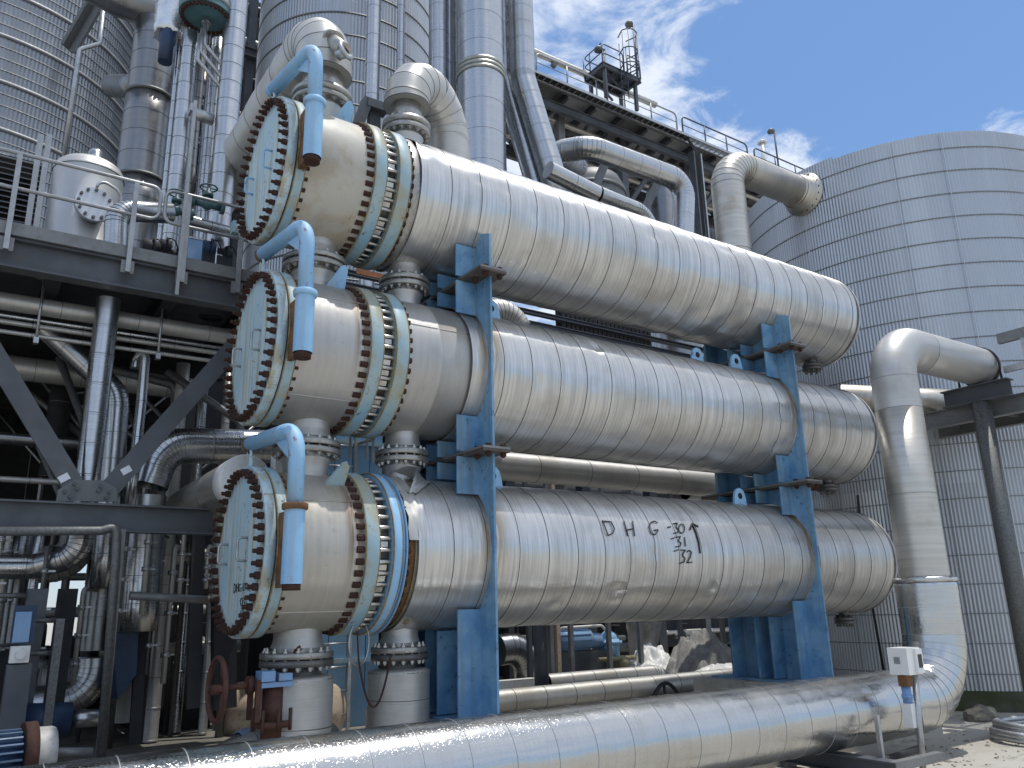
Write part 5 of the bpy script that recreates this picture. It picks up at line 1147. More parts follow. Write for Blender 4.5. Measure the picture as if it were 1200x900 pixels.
def clutter():
    """dark machinery deep under the platform: separate cabinets, pumps and standpipes"""
    rnd = random.Random(5)
    spec = [(-20, 14.5, 1.2, 1.7), (25, 15.5, .9, 1.3), (150, 16, 1.3, 2.2), (185, 15, .7, 2.6), (215, 14.2, 1.0, 1.0), (240, 16, 1.6, 3.0), (262, 15, .8, 1.6), (110, 18, 1.0, 1.4)]
    for i, (px, Y, w, h) in enumerate(spec):
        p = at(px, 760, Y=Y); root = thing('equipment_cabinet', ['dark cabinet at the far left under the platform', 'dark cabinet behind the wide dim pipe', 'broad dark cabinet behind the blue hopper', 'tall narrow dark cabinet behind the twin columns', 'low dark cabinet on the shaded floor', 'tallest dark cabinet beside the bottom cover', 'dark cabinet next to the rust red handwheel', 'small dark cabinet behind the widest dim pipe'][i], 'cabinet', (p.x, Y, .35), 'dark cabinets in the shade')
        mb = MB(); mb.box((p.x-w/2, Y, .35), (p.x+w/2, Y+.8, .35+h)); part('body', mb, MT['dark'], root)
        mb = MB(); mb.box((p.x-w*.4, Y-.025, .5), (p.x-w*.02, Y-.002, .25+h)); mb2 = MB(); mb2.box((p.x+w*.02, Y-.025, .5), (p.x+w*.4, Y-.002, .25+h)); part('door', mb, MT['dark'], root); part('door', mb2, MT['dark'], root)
        mb = MB(); mb.tube([q for q, _ in fillet([(p.x+w*.3, Y-.1, .35+h), (p.x+w*.3, Y-.1, .7+h), (p.x+w*.3, Y+.5, .7+h)], .15)], .05, 8); part('vent_tube', mb, MT['galv_dark'], root)
    thin = [(6, 600, 770, 11.9, .03, 'slim pale riser at the far left edge'), (14, 610, 800, 12.4, .045, 'second pale riser from the left edge'), (56, 640, 790, 11.6, .025, 'dark flexible riser beside the slim pale pipe'), (98, 690, 800, 12.2, .03, 'thin riser left of the widest dim pipe'), (150, 620, 740, 11.9, .028, 'thin riser close right of the conduit'), (176, 615, 720, 12.0, .035, 'thin riser with elbow right of the tapering pipe'), (186, 625, 790, 12.3, .022, 'thinnest riser beside the twin columns'), (205, 640, 800, 12.6, .04, 'grey riser between the twin columns'), (218, 600, 700, 12.1, .03, 'short riser under the lower beam near the cover'), (245, 640, 690, 11.8, .03, 'short riser just left of the bottom cover')]
    for px, ya, yb_, Y, r_, lb in thin:
        a, b = at(px, ya, Y=Y), at(px, yb_, Y=Y); root = thing('riser_tube', lb, 'tube', tuple(b), 'thin risers below the lower beam')
        mb = MB(); mb.tube([q for q, _ in fillet([(a.x, Y, b.z), (a.x, Y, a.z), (a.x+.25, Y+.6, a.z)], .08)], r_, 10); part('tube', mb, MT['clad_dull' if r_ > .028 else 'galv_dark'], root)
        for k in range(3): zz = b.z+(a.z-b.z)*(.2+.3*k); mb = MB(); mb.cyl((a.x, Y, zz-.03), (a.x, Y, zz+.03), r_*1.7, 10); mb.box((a.x-.01, Y, zz-.012), (a.x+.12, Y+.02, zz+.012)); part('coupling', mb, MT['galv'], root)
    for i in range(14):
        px = rnd.uniform(-30, 280); Y = rnd.uniform(13, 17); p = at(px, 650, Y=Y)
        plainpipe('standpipe', 'thin dark standpipe deep in the shade under the lower beam', [(p.x, Y, .35), (p.x, Y, zrel(rnd.uniform(.9, 3.6))), (p.x+rnd.choice((-1, 1))*1.2, Y, zrel(3.7))], rnd.uniform(.03, .07), MT['galv_dark' if i%3 else 'clad_dark'], .15, 'pipe', 10, 'standpipes in the shade')
    for i, (px, py) in enumerate(((95, 790), (165, 795), (50, 780), (242, 785))):
        p = at(px, py, Y=13.5); root = thing('valve', ['small valve with blue bonnet above the low elbow', 'small dark valve beside the thin standpipe', 'small dark valve near the transmitter post', 'small dark valve beside the rust red handwheel'][i], 'valve', tuple(p), 'small valves in the shade')
        mb = MB(); mb.ball(p, .1, 12, 6); mb.cyl(p-Vector((.2,0,0)), p+Vector((.2,0,0)), .05, 10); part('valve_body', mb, MT['galv_dark'], root); mb = MB(); mb.cyl(p, p+Vector((0,0,.22)), .04, 8); mb.cyl(p+Vector((0,0,.2)), p+Vector((0,0,.23)), .11, 14); part('bonnet', mb, MT['motorblue'] if i == 0 else MT['dark'], root)
clutter()
def backwall():  # added wall of dark panels keeping the space under the platform dark
    root = thing('added_shade_wall', 'added dark rear wall that keeps the space under the platform in shade', 'wall', (-4, 21, .35))
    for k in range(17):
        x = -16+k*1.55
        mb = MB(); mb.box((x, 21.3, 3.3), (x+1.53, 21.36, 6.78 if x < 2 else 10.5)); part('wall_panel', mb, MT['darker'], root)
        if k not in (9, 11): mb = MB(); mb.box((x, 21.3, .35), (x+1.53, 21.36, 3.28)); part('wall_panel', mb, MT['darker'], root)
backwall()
# ------------------------------------------------------------------ behind the exchangers: silo and tall pipes
ps = at(402, 60, Y=22); ds = Vector((ps.x, ps.y, 0)).normalized(); SR = 2.75; Lc = Vector((at(298,60,Y=22).x, 22, 0)); 
sc_ = Vector((at(408, 60, Y=23).x, 23, 0)); SR = sc_.length*math.sin(Vector((at(302, 60, Y=22).x, 22)).angle(Vector((sc_.x, sc_.y))))
TS = corr_tank('pale ribbed silo with thin bands rising behind the two insulated elbows', sc_.x, sc_.y, SR, 3, 27.6, 16, 12, .11, .008, [3+.82*k for k in range(30)], MT['silo'], MT['galv_dark'], .05, bandr=.03, name='silo', cat='silo')
MT['bandseal'] = m_plain('yellowed_band_steel', (.42,.43,.39), .45, .7, .2, 6, .1)
B = 'tall upright clad pipes behind the top exchanger'
def tall(lb, px, py, Y, w, mt='clad', z0=5, z1=26, seam=.9, bands=()):
    p = at(px, py, Y=Y); r = rad(w, p); root = PIPE(lb, [(p.x, Y, z0), (p.x, Y, z1)], r, .2, seam, MT[mt], group=B, n=36 if w > 30 else 24)
    for by in bands:
        z = at(px, by, Y=Y-r).z
        for k, dz in enumerate((0, .13, .26)): mb = MB(); mb.lathe((p.x, Y, z-dz), (0,0,1), [(0, r-.03), (0, r+.03), (.09, r+.03), (.09, r-.03)], 40); part('sealed_band', mb, MT['bandseal'], root)
    return p, r
tall('slim upright clad pipe in front of the silo, left of a thinner one', 437, 60, 17, 17)
tall('thinnest upright pipe in front of the silo', 470, 30, 17.5, 9, 'white_pipe' if 'white_pipe' in MT else 'clad')
tall('upright clad pipe along the right edge of the silo', 515, 60, 17, 25)
tall('thickest upright clad pipe with a yellowed band of seals, right of the silo', 563, 60, 16, 55, 'clad', bands=(64,))
tall('dark upright pipe half hidden behind the thickest one', 531, 60, 18, 20, 'clad_dark')

def bent(lb, pts, r): PIPE(lb, pts, r, .9, .55, MT['clad'], group='bent clad pipes beside the thickest one', n=28, gores=5)
a = at(613, 92, Y=16); b = at(656, 232, Y=15.4); bent('right one of the two clad pipes that bend down toward the right', [(a.x, 16, 26), tuple(a), tuple(b)], rad(29, a))
a = at(592, 92, Y=16.8); b = at(634, 235, Y=16.2); bent('left one of the two clad pipes that bend down toward the right', [(a.x, 16.8, 26), tuple(a), tuple(b)], rad(25, a))
plainpipe('conduit', 'thin bright conduit beside the two bent clad pipes', [at(597, 150, Y=16.2), at(620, 225, Y=16)], .05, MT['galv'], .1, 'conduit')
PIPE('shiny clad pipe bending out above the top exchanger and turning down at its right end', [at(678, 196, Y=24), at(655, 178, Y=19), at(690, 172, Y=18), at(802, 213, Y=18), at(799, 300, Y=18)], rad(27, at(720,190,Y=18)), .62, .8, MT['clad'], n=32, gores=7)
PIPE('long low clad duct lying just above the top exchanger shell', [at(642, 199, Y=12.6), at(700, 228, Y=12.6), at(752, 249, Y=12.6), at(775, 290, Y=12.6)], .20, .5, .9, MT['clad'], n=28)
def beige():
    dr = ray(941, 224); k0 = dr.x**2+dr.y**2; k1 = dr.x*TC.x+dr.y*TC.y; k2 = TC.x**2+TC.y**2-(TR+.02)**2
    tt = (k1-math.sqrt(max(0, k1*k1-k0*k2)))/k0; Y = dr.y*tt; a = at(855, 240, Y=Y); h = at(905, 213, Y=Y)
    zt = h.z; xe = TC.x-math.sqrt(max(.1, (TR+.05)**2-(Y-TC.y)**2))
    r = PIPE('beige stained stainless pipe rising behind the top exchanger and elbowing into the silver tank', [(a.x, Y, 3), (a.x, Y, zt), (xe+.02, Y, zt)], .36, .62, 1.5, MT['cream_pipe'], n=36, gores=9)
    mb = MB(); mb.lathe((xe-.35, Y, zt), (1,0,0), [(0, .35), (0, .385), (.05, .385), (.055, .37), (.06, .40), (.33, .42), (.335, .52), (.40, .52)], 36); part('tank_flange', mb, MT['cream_pipe'], r)
    for k in range(18): a_ = 2*PI*k/18; mb = MB(); mb.cyl((xe-.02, Y+.45*math.cos(a_), zt+.47*math.sin(a_)), (xe+.09, Y+.47*math.cos(a_), zt+.47*math.sin(a_)), .028, 6); part('flange_bolt', mb, MT['flange_dark'], r)
beige()

# ------------------------------------------------------------------ high walkway
YW = 30
MT['deckgrey'] = m_plain('deck_underside_grey', (.42,.43,.44), .6, .1, .3, .8, .05, (.25,.24,.22), .4)
def walkway():
    e0, e1 = at(520, 36, Y=YW), at(940, 209, Y=YW); z = at(735, 130, Y=YW).z-.25; x0, x1 = e0.x, e1.x+3; W_ = 6.2
    root = thing('high_walkway', 'long high steel walkway seen from below behind the top exchanger', 'walkway', (x0, YW, z))
    mb = MB(); mb.ibeam((x0, YW, z), (x1, YW, z), .55, .25, .04); part('edge_beam', mb, MT['beamlight'], root)
    mb = MB(); mb.ibeam((x0, YW+.5, z-1.0), (x1, YW+.5, z-1.0), .5, .25, .04); part('lower_beam', mb, MT['beam'], root)
    mb = MB(); mb.ibeam((x0, YW+W_, z-.6), (x1, YW+W_, z-.6), .8, .3, .04); part('rear_beam', mb, MT['beam'], root)
    x = x0; k = 0
    while x < x1-1.5:
        mb = MB(); mb.ibeam((x, YW+.15, z-.25), (x, YW+W_-.1, z-.25), .4, .2, .03); part('cross_beam', mb, MT['beam'], root)
        mb = MB(); mb.box((x+.0, YW+.2, z+.05), (x+1.99, YW+W_*.5-.01, z+.10)); part('deck_panel', mb, MT['deckgrey'] if k%3 else MT['beamlight'], root)
        mb = MB(); mb.box((x+.0, YW+W_*.5, z+.05), (x+1.99, YW+W_-.0, z+.10)); part('deck_panel', mb, MT['beamlight'] if k%4 == 1 else MT['deckgrey'], root)
        if k%2: mb = MB(); mb.bar((x, YW+.6, z-.9), (x+1.9, YW+W_-.3, z-.5), .15, .15); part('diagonal', mb, MT['beam'], root)
        x += 2.0; k += 1
    # cable tray along the edge
    mb = MB(); mb.box((x0, YW-.75, z-.42), (x1, YW-.70, z-.26)); mb2 = MB(); mb2.box((x0, YW-.22, z-.42), (x1, YW-.17, z-.26)); part('tray_side', mb, MT['galv'], root); part('tray_side', mb2, MT['galv'], root)
    mb = MB(); x = x0
    while x < x1: mb.box((x, YW-.7, z-.40), (x+.06, YW-.22, z-.36)); x += .42
    part('tray_rung', mb, MT['galv'], root, kind='stuff')
    for i in range(4): mb = MB(); mb.cyl((x0, YW-.62+.11*i, z-.32), (at(800, 160, Y=YW).x, YW-.62+.11*i, z-.32), .045, 8); part('cable', mb, MT['black'], root)
    for px in (657, 728, 800, 860): 
        p = at(px, 180, Y=YW+1.5); mb = MB(); mb.bar((p.x, YW+1.5, .35), (p.x, YW+1.5, z-.5), .45, .45, (0,1,0)); part('column', mb, MT['beamlight'] if px < 700 else MT['beam'], root)
        mb = MB(); mb.bar((p.x+3.5, YW+1.5, z-.6), (p.x+.2, YW+1.5, z-5), .25, .25, (0,1,0)); part('knee_brace', mb, MT['beam'], root)
    for i, (dy, dz, r) in enumerate(((1.6, -1.0, .16), (2.6, -1.15, .24), (4.0, -1.2, .14))):
        PIPE(['slim pipe slung under the high walkway, nearest its edge', 'thicker pipe slung under the middle of the high walkway', 'slim pipe slung under the rear of the high walkway'][i], [(x0, YW+dy, z+dz), (x1, YW+dy, z+dz)], r, .2, 3.0, MT['clad_dull' if i != 1 else 'clad_dark'], group='pipes slung under the high walkway', n=14)
    return root, x0, x1, z
WK, WX0, WX1, WZ = walkway()
def walk_rails():
    zt = WZ+.3; g = 'guard railings on the high walkway'; hr = 1.15
    spans = [(628, 792, 'blue grey guard railing along the left stretch of the high walkway'), (794, 871, 'dark blue guard railing panel along the middle of the high walkway'), (873, 945, 'dark blue guard railing panel at the tank end of the high walkway')]
    for a, b, lb in spans:
        xa = at(a, 100, Y=YW).x; xb = at(b, 150, Y=YW).x
        # use the height of the edge to place the ends
        root = thing('guard_railing', lb, 'railing', (xa, YW, zt), g); y = YW-.1
        mt = MT['railblue'] if a > 700 else MT['rail']
        mb = MB(); mb.tube([q for q, _ in fillet([(xa, y, zt), (xa, y, zt+hr), (xb, y, zt+hr), (xb, y, zt)], .3, 5)], .05, 8); part('rail_loop', mb, mt, root)
        mb = MB(); mb.tube([(xa, y, zt+.55), (xb, y, zt+.55)], .03, 6); part('mid_rail', mb, mt, root)
        n = max(2, int((xb-xa)/1.8)); 
        for i in range(1, n): mb = MB(); xx = xa+(xb-xa)*i/n; mb.cyl((xx, y, zt), (xx, y, zt+hr), .042, 8); part('rail_post', mb, mt, root)
walk_rails()
def roof_drum():
    a, b = at(600, 58, Y=33.5), at(712, 112, Y=33.5)
    root = thing('white_drum', 'long white horizontal drum lying on the high walkway behind the railing', 'drum', tuple(a)); z = WZ+1.2
    mb = MB(); mb.lathe((a.x-3, 33.5, z), (1,0,0), [(0, 1.1), (b.x-a.x+2.0, 1.1), (b.x-a.x+2.5, .95), (b.x-a.x+2.85, .5), (b.x-a.x+2.9, .001)], 36); part('body', mb, MT['white'], root)
    for k in range(4): mb = MB(); x = a.x+k*2.2; mb.box((x, 32.6, WZ+.1), (x+.25, 34.4, z-.55)); part('cradle', mb, MT['beam'], root)
    p, q = at(610, 55, Y=31), at(768, 122, Y=31); zz = (p.z+q.z)/2
    PIPE('bright level pipe running above the railing of the high walkway', [(p.x-2, 31, zz), (q.x, 31, zz)], .20, .2, 1.5, MT['cream_pipe'], n=20)
    c = at(648, 78, Y=31); mb = MB(); mb.bar(c, at(652, 70, Y=31), .22, .3); solo('floodlight', mb, MT['galv_dark'], 'small floodlight clamped on the bright level pipe', 'floodlight', tuple(c))
roof_drum()
def tower():
    Y0 = 29.2; c0, c1 = at(706, 70, Y=Y0), at(751, 95, Y=Y0); zd = (c0.z+c1.z)/2; xa, xb = c0.x, c1.x; Y1 = min(33.0, at(683, 90, Z=zd).y)
    root = thing('cage_platform', 'small dark steel platform above the walkway with ladder cage', 'platform', (xa, Y0, zd))
    mb = MB(); mb.box((xa, Y0, zd), (xb, Y1, zd+.06)); part('deck', mb, MT['beam'], root)
    for y in (Y0, Y1): mb = MB(); mb.ibeam((xa, y, zd-.16), (xb, y, zd-.16), .3, .15, .025); part('edge_beam', mb, MT['beam'], root)
    for i in range(4): x = xa+.1+(xb-xa-.2)*i/3; mb = MB(); mb.bar((x, Y0+.1, zd-.12), (x, Y1-.1, zd-.12), .12, .2); part('joist', mb, MT['beam'], root)
    for i in range(2): mb = MB(); x = xa+.3; mb.bar((x, Y0+.2+i*1.0, zd-.25), (xb-.3, Y0+1.2+i, zd-.25), .12, .1); part('deck_brace', mb, MT['beam'], root)
    for x in (xa+.3, xb-.3):
        for y in (Y0+.2, Y1-.2): mb = MB(); mb.bar((x, y, WZ), (x, y, zd-.3), .18, .18, (0,1,0)); part('leg', mb, MT['beam'], root)
    r2 = thing('guard_railing', 'guard railing round the small cage platform', 'railing', (xa, Y0, zd))
    for h in (1.25, .65):
        mb = MB(); mb.tube([q for q, _ in fillet([(xa-.02, Y0, zd+h), (xa, Y1, zd+h), (xb, Y1, zd+h), (xb, Y0, zd+h), (xb-1.0, Y0, zd+h)], .25, 4)], .035, 8); part('rail', mb, MT['railblue'], r2)
        mb = MB(); mb.tube([q for q, _ in fillet([(xa, Y0, zd), (xa, Y0, zd+h), (xa+1.6, Y0, zd+h), (xa+1.6, Y0, zd)], .25, 4)], .035, 8); part('rail', mb, MT['railblue'], r2)
    for x, y in ((xa, Y0+1.1), (xa, Y1), (xb, Y1), (xb, Y0+1.1), (xb, Y0), (xb-1, Y0)): mb = MB(); mb.cyl((x, y, zd), (x, y, zd+1.25), .035, 8); part('rail_post', mb, MT['railblue'], r2)
    # caged ladder on the near side
    lx = at(730, 82, Y=Y0).x; y = Y0-.08; zl = WZ+.3; ztop = zd+2.1; R = .55
    r3 = thing('caged_ladder', 'ladder with hooped safety cage climbing to the small platform', 'ladder', (lx, y, zl))
    for s in (-.25, .25): mb = MB(); mb.cyl((lx+s, y, zl), (lx+s, y, ztop-.4), .03, 8); part('stile', mb, MT['railblue'], r3)
    z = zl+.3
    while z < zd: mb = MB(); mb.cyl((lx-.25, y, z), (lx+.25, y, z), .016, 6); part('rung', mb, MT['railblue'], r3); z += .33
    for z in (ztop, zd+.9, zd-.1, zd-1.1): mb = MB(); mb.tube([(lx-.3, y, z)]+[(lx+R*math.sin(t), y-.35-R*math.cos(t+PI)*-1-.1, z) for t in [-1.3+2.6*i/10 for i in range(11)]]+[(lx+.3, y, z)], .035, 6); part('cage_hoop', mb, MT['railblue'], r3)
    for i in range(5): t = -1.3+2.6*i/4; mb = MB(); q = (lx+R*math.sin(t), y-.45-R*math.cos(t)*1.0+.0); q = (lx+R*math.sin(t), y-.45-R*math.cos(t+PI)*-1+.0); mb.cyl((q[0], q[1], zd-1.1), (q[0], q[1], ztop), .025, 6); part('cage_bar', mb, MT['railblue'], r3)
    return xa, xb, zd
tower()
def lamp(lb, px, ptop, pbot, Y, hx, mt='railblue', hd='galv_dark'):
    p = at(px, ptop, Y=Y); zb = at(px, pbot, Y=Y).z; root = thing('lamp_post', lb, 'lamp', (p.x, Y, zb), 'lamp posts on the high walkway')
    mb = MB(); mb.cyl((p.x, Y, zb), (p.x, Y, p.z), .06, 8); mb.bar((p.x, Y, p.z-.03), (p.x-hx, Y, p.z-.03), .06, .06); part('pole', mb, MT[mt], root)
    mb = MB(); mb.lathe((p.x-hx, Y, p.z-.28), (0,0,1), [(0, .02), (.0, .24), (.12, .26), (.30, .12), (.34, .001)], 16); part('lamp_head', mb, MT[hd], root)
lamp('lamp post at the corner of the small cage platform, highest of the lamps', 742, 28, 96, 29.6, .35)
lamp('short lamp post standing in front of the small cage platform', 708, 58, 118, 29.3, .45, 'galv_dark')
lamp('lamp post near the silver tank at the end of the walkway', 907, 153, 205, 30.2, .35)
def vent():
    p = at(893, 166, Y=32); zb = at(897, 200, Y=32).z-1; root = thing('vent_pipe', 'white vent pipe with mushroom cap beside the lamp near the tank', 'vent', (p.x, 32, zb))
    mb = MB(); mb.cyl((p.x, 32, zb), (p.x, 32, p.z), .17, 14); part('pipe', mb, MT['white'], root)
    mb = MB(); mb.lathe((p.x, 32, p.z-.15), (0,0,1), [(0, .2), (.0, .34), (.16, .30), (.28, .12), (.3, .001)], 18); part('cap', mb, MT['white'], root)
vent()
def tray_drop():
    a = at(800, 158, Y=29.6); b = at(813, 180, Y=29.6); root = thing('cable_tray', 'black cable tray dropping from the walkway edge behind the top exchanger', 'cable tray', tuple(a)); x = b.x; zt = WZ-.35
    for i, mt in ((0, 'black'), (1, 'black'), (2, 'black'), (3, 'black')):
        mb = MB(); mb.tube([q for q, _ in fillet([(a.x-2.5, 29.5, zt), (x-.16+.11*i, 29.5, zt), (x-.16+.11*i, 29.5, 3)], .8+.1*i, 7)], .06, 8); part('cable', mb, MT[mt], root)
    for dx in (-.3, .32): mb = MB(); mb.box((x+dx-.05, 29.3, 3), (x+dx+.05, 29.75, zt-.9)); part('tray_side', mb, MT['beam'] if dx < 0 else MT['galv'], root)
tray_drop()

# ------------------------------------------------------------------ buildings and vessels far behind
def ribbed_building():
    a, b = at(742, 260, Y=37).x, at(900, 260, Y=37).x; root = thing('ribbed_building', 'pale ribbed sheet building under the walkway near the silver tank', 'building', (a, 37, .35)); zt = at(800, 205, Y=37).z
    nb = MB(); w = 2.4; n = 16; P = []
    for i in range(n*4+1): x = i*w/(n*4); y = -.035*math.sin(2*PI*i/4+.8); P.append((x, y))
    I = [[nb.vert((x, y, z)) for x, y in P] for z in (0, 3.95)]
    for i in range(n*4): nb.face([I[0][i], I[0][i+1], I[1][i+1], I[1][i]], smooth=False)
    me = nb.mesh('wall_panel', [MT['silo']])
    x = a
    while x < b:
        z = .35+8
        while z < zt: piece('wall_panel', me, Matrix.Translation((x, 37, z)), root); z += 4
        x += w
    mb = MB(); mb.box((a, 37.1, .35), (b, 46, zt)); part('wall', mb, MT['dark'], root)
ribbed_building()
def dark_vessel(lb, px, w, Y, ytop, zb=2, mt='galv_dark', rings=()):
    p = at(px, 220, Y=Y); r = rad(w, p); zt = at(px, ytop, Y=Y-r).z; root = thing('dark_vessel', lb, 'vessel', (p.x, Y, zb), 'vessels under the high walkway')
    mb = MB(); mb.lathe((p.x, Y, 0), (0,0,1), [(zb, r), (zt-.5*r, r), (zt-.2*r, r*.86), (zt-.04*r, r*.5), (zt, .001)], 40); part('body', mb, MT[mt], root)
    for y in rings: z = at(px, y, Y=Y-r).z; mb = MB(); mb.lathe((p.x, Y, z), (0,0,1), [(0, r-.05), (0, r+.06), (.14, r+.06), (.14, r-.05)], 40); part('ring', mb, MT['galv_dark'], root)
dark_vessel('dark round vessel under the walkway behind the shiny pipe', 690, 84, 27, 178, rings=(205, 228))
dark_vessel('grey narrower vessel under the walkway right of the dark round one', 782, 50, 27, 196, mt='clad_dark')
def strut2(lb, a, b, Y, w, mt='beam'):
    p, q = at(*a, Y=Y), at(*b, Y=Y); mb = MB(); mb.bar(p, q, w, w, (0,1,0)); solo('steel_brace', mb, MT[mt], lb, 'brace', tuple(p), 'braces under the high walkway')
strut2('dark slanting brace in front of the dark round vessel', (717, 172), (680, 262), 24.5, .3); strut2('short dark slanting brace in front of the grey narrower vessel', (776, 205), (745, 265), 24.5, .3)

def mid_rack():
    Y = 13.8; root = thing('pipe_rack', 'dim pipe rack seen through the gap between the top and middle exchangers', 'pipe rack', (6, Y, .35))
    for px, mt in ((610, 'beam'), (633, 'beamlight'), (640, 'rustcream'), (654, 'beamlight'), (694, 'beamlight'), (727, 'beamlight'), (770, 'beam'), (815, 'beamlight'), (846, 'galv')):
        p = at(px, 385, Y=Y); mb = MB(); mb.bar((p.x, Y, .35), (p.x, Y, 6.6), .09, .09, (0,1,0)); part('post', mb, MT[mt], root)
    for py, Yb, h in ((363, Y+.1, .10), (408, Y-.2, .28), (392, Y+.4, .10)):
        p = at(740, py, Y=Yb); mb = MB(); mb.ibeam((5, Yb, p.z), (16.5, Yb, p.z), h, .12, .02); part('beam', mb, MT['beam'], root)
    a, b = at(660, 400, Y=Y+.5).x, at(760, 400, Y=Y+.5).x; x = a; z0, z1 = at(700, 412, Y=Y+.5).z-.4, at(700, 372, Y=Y+.5).z+.25
    while x < b: mb = MB(); mb.box((x, Y+.5, z0), (x+.11, Y+.56, z1)); part('slat', mb, MT['dark'], root); x += .14
    mb = MB(); mb.box((a-.1, Y+.6, z0-.1), (b+.1, Y+.64, z1+.05)); part('back_panel', mb, MT['darker'], root)
mid_rack()
PIPE('pale insulated elbow just behind the near saddle between top and middle exchangers', [at(560, 372, Y=11.2), at(592, 366, Y=11.2), at(606, 388, Y=11.2)], .28, .4, .35, MT['clad_dull'])
p = at(710, 557, Y=11.6); 
def mid_pipe():
    x0 = at(560, 545, Y=11.6).x; x1 = at(836, 570, Y=11.6).x; r = rad(31, p)
    R = PIPE('clad pipe with blunt end running level behind the gap of the middle and bottom exchangers', [(x0, 11.6, p.z), (x1, 11.6, p.z)], r, .2, 1.1, MT['clad_dull'], n=36)
    mb = MB(); mb.lathe((x1-.02, 11.6, p.z), (1,0,0), [(0, r+.012), (.03, r+.012), (.035, r*.9), (.04, .001)], 36); part('end_cap', mb, MT['clad'], R)
    PIPE('narrower lagged pipe beyond the blunt ended one', [(x1+.2, 12.6, p.z), (x1+4, 12.6, p.z)], r*.7, .2, .9, MT['clad_dull'])
mid_pipe()

# far screens: process buildings beyond the exchangers, one behind another
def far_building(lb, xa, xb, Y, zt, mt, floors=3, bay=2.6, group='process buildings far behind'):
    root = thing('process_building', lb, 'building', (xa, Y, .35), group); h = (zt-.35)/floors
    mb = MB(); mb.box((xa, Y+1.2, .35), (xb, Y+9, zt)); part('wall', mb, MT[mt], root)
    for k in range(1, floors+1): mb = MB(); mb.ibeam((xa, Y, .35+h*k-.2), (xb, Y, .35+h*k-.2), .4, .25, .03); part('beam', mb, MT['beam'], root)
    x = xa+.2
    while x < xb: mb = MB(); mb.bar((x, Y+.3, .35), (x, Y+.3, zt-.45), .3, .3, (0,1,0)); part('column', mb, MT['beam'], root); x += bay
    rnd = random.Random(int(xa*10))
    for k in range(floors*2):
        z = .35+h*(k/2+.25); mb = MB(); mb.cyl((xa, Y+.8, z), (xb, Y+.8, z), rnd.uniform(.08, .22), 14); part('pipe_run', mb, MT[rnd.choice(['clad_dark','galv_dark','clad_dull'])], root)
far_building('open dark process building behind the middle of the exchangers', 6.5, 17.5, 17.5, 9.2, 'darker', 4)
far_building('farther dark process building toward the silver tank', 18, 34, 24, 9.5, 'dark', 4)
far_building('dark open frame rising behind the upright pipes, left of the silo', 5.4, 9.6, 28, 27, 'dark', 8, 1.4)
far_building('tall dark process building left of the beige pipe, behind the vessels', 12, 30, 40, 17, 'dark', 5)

# blue sheet enclosure with a ladder, seen between the channel branches
def enclosure():
    Y = 12.6; a, b = at(372, 530, Y=Y).x, at(448, 530, Y=Y).x; root = thing('blue_enclosure', 'blue sheet metal enclosure standing behind the channel branches', 'enclosure', (a, Y, .35)); zt = at(400, 470, Y=Y).z; x = a; i = 0
    mb = MB(); mb.box((a, Y+.03, .35), (b, Y+1.6, zt-.05)); part('body', mb, MT['blueclad'], root)
    while x < b-.05:
        mb = MB(); mb.box((x, Y, .95), (min(b, x+.30), Y+.025, zt)); part('wall_panel', mb, MT['blueclad'], root); x += .315
    for z in (at(400, 520, Y=Y).z, at(400, 562, Y=Y).z, at(400, 777, Y=Y).z): mb = MB(); mb.box((a-.02, Y-.05, z), (b+.02, Y-.005, z+.07)); part('rail', mb, MT['flangeblue'], root)
    xl = at(400, 540, Y=12.1).x; r2 = thing('caged_ladder', 'grey ladder with hoops in front of the blue enclosure', 'ladder', (xl, 12.1, .35))
    for s in (-.24, .24): mb = MB(); mb.bar((xl+s, 12.1, .35), (xl+s, 12.1, zt+.6), .05, .03, (0,1,0)); part('stile', mb, MT['galv'], r2)
    z = .6
    while z < zt+.5: mb = MB(); mb.cyl((xl-.24, 12.1, z), (xl+.24, 12.1, z), .014, 6); part('rung', mb, MT['galv'], r2); z += .34
    for z in (at(400, 516, Y=12).z, at(400, 300, Y=12).z): mb = MB(); mb.tube([(xl-.3, 12.1, z)]+[(xl+.36*math.sin(t), 11.75-.36*math.cos(t), z) for t in [-1.5+3*i/10 for i in range(11)]]+[(xl+.3, 12.1, z)], .03, 6); part('cage_hoop', mb, MT['galv'], r2)
    for t in (-1.2, -.4, .4, 1.2): mb = MB(); mb.bar((xl+.36*math.sin(t), 11.75-.36*math.cos(t), zt-1.2), (xl+.36*math.sin(t), 11.75-.36*math.cos(t), 7.0), .04, .012, (0,1,0)); part('cage_bar', mb, MT['galv'], r2)
    p = at(440, 322, Y=12.2); mb = MB(); mb.box((p.x-.35, 12.2, p.z-.05), (p.x+.3, 12.24, p.z+.05)); solo('orange_bar', mb, MT['orange_dull'], 'short rusty orange bar between the upper branches', 'bar', tuple(p))
MT['orange_dull'] = m_plain('rusty_orange_paint', (.42,.16,.06), .6, 0, .3, 6, .1)
enclosure()

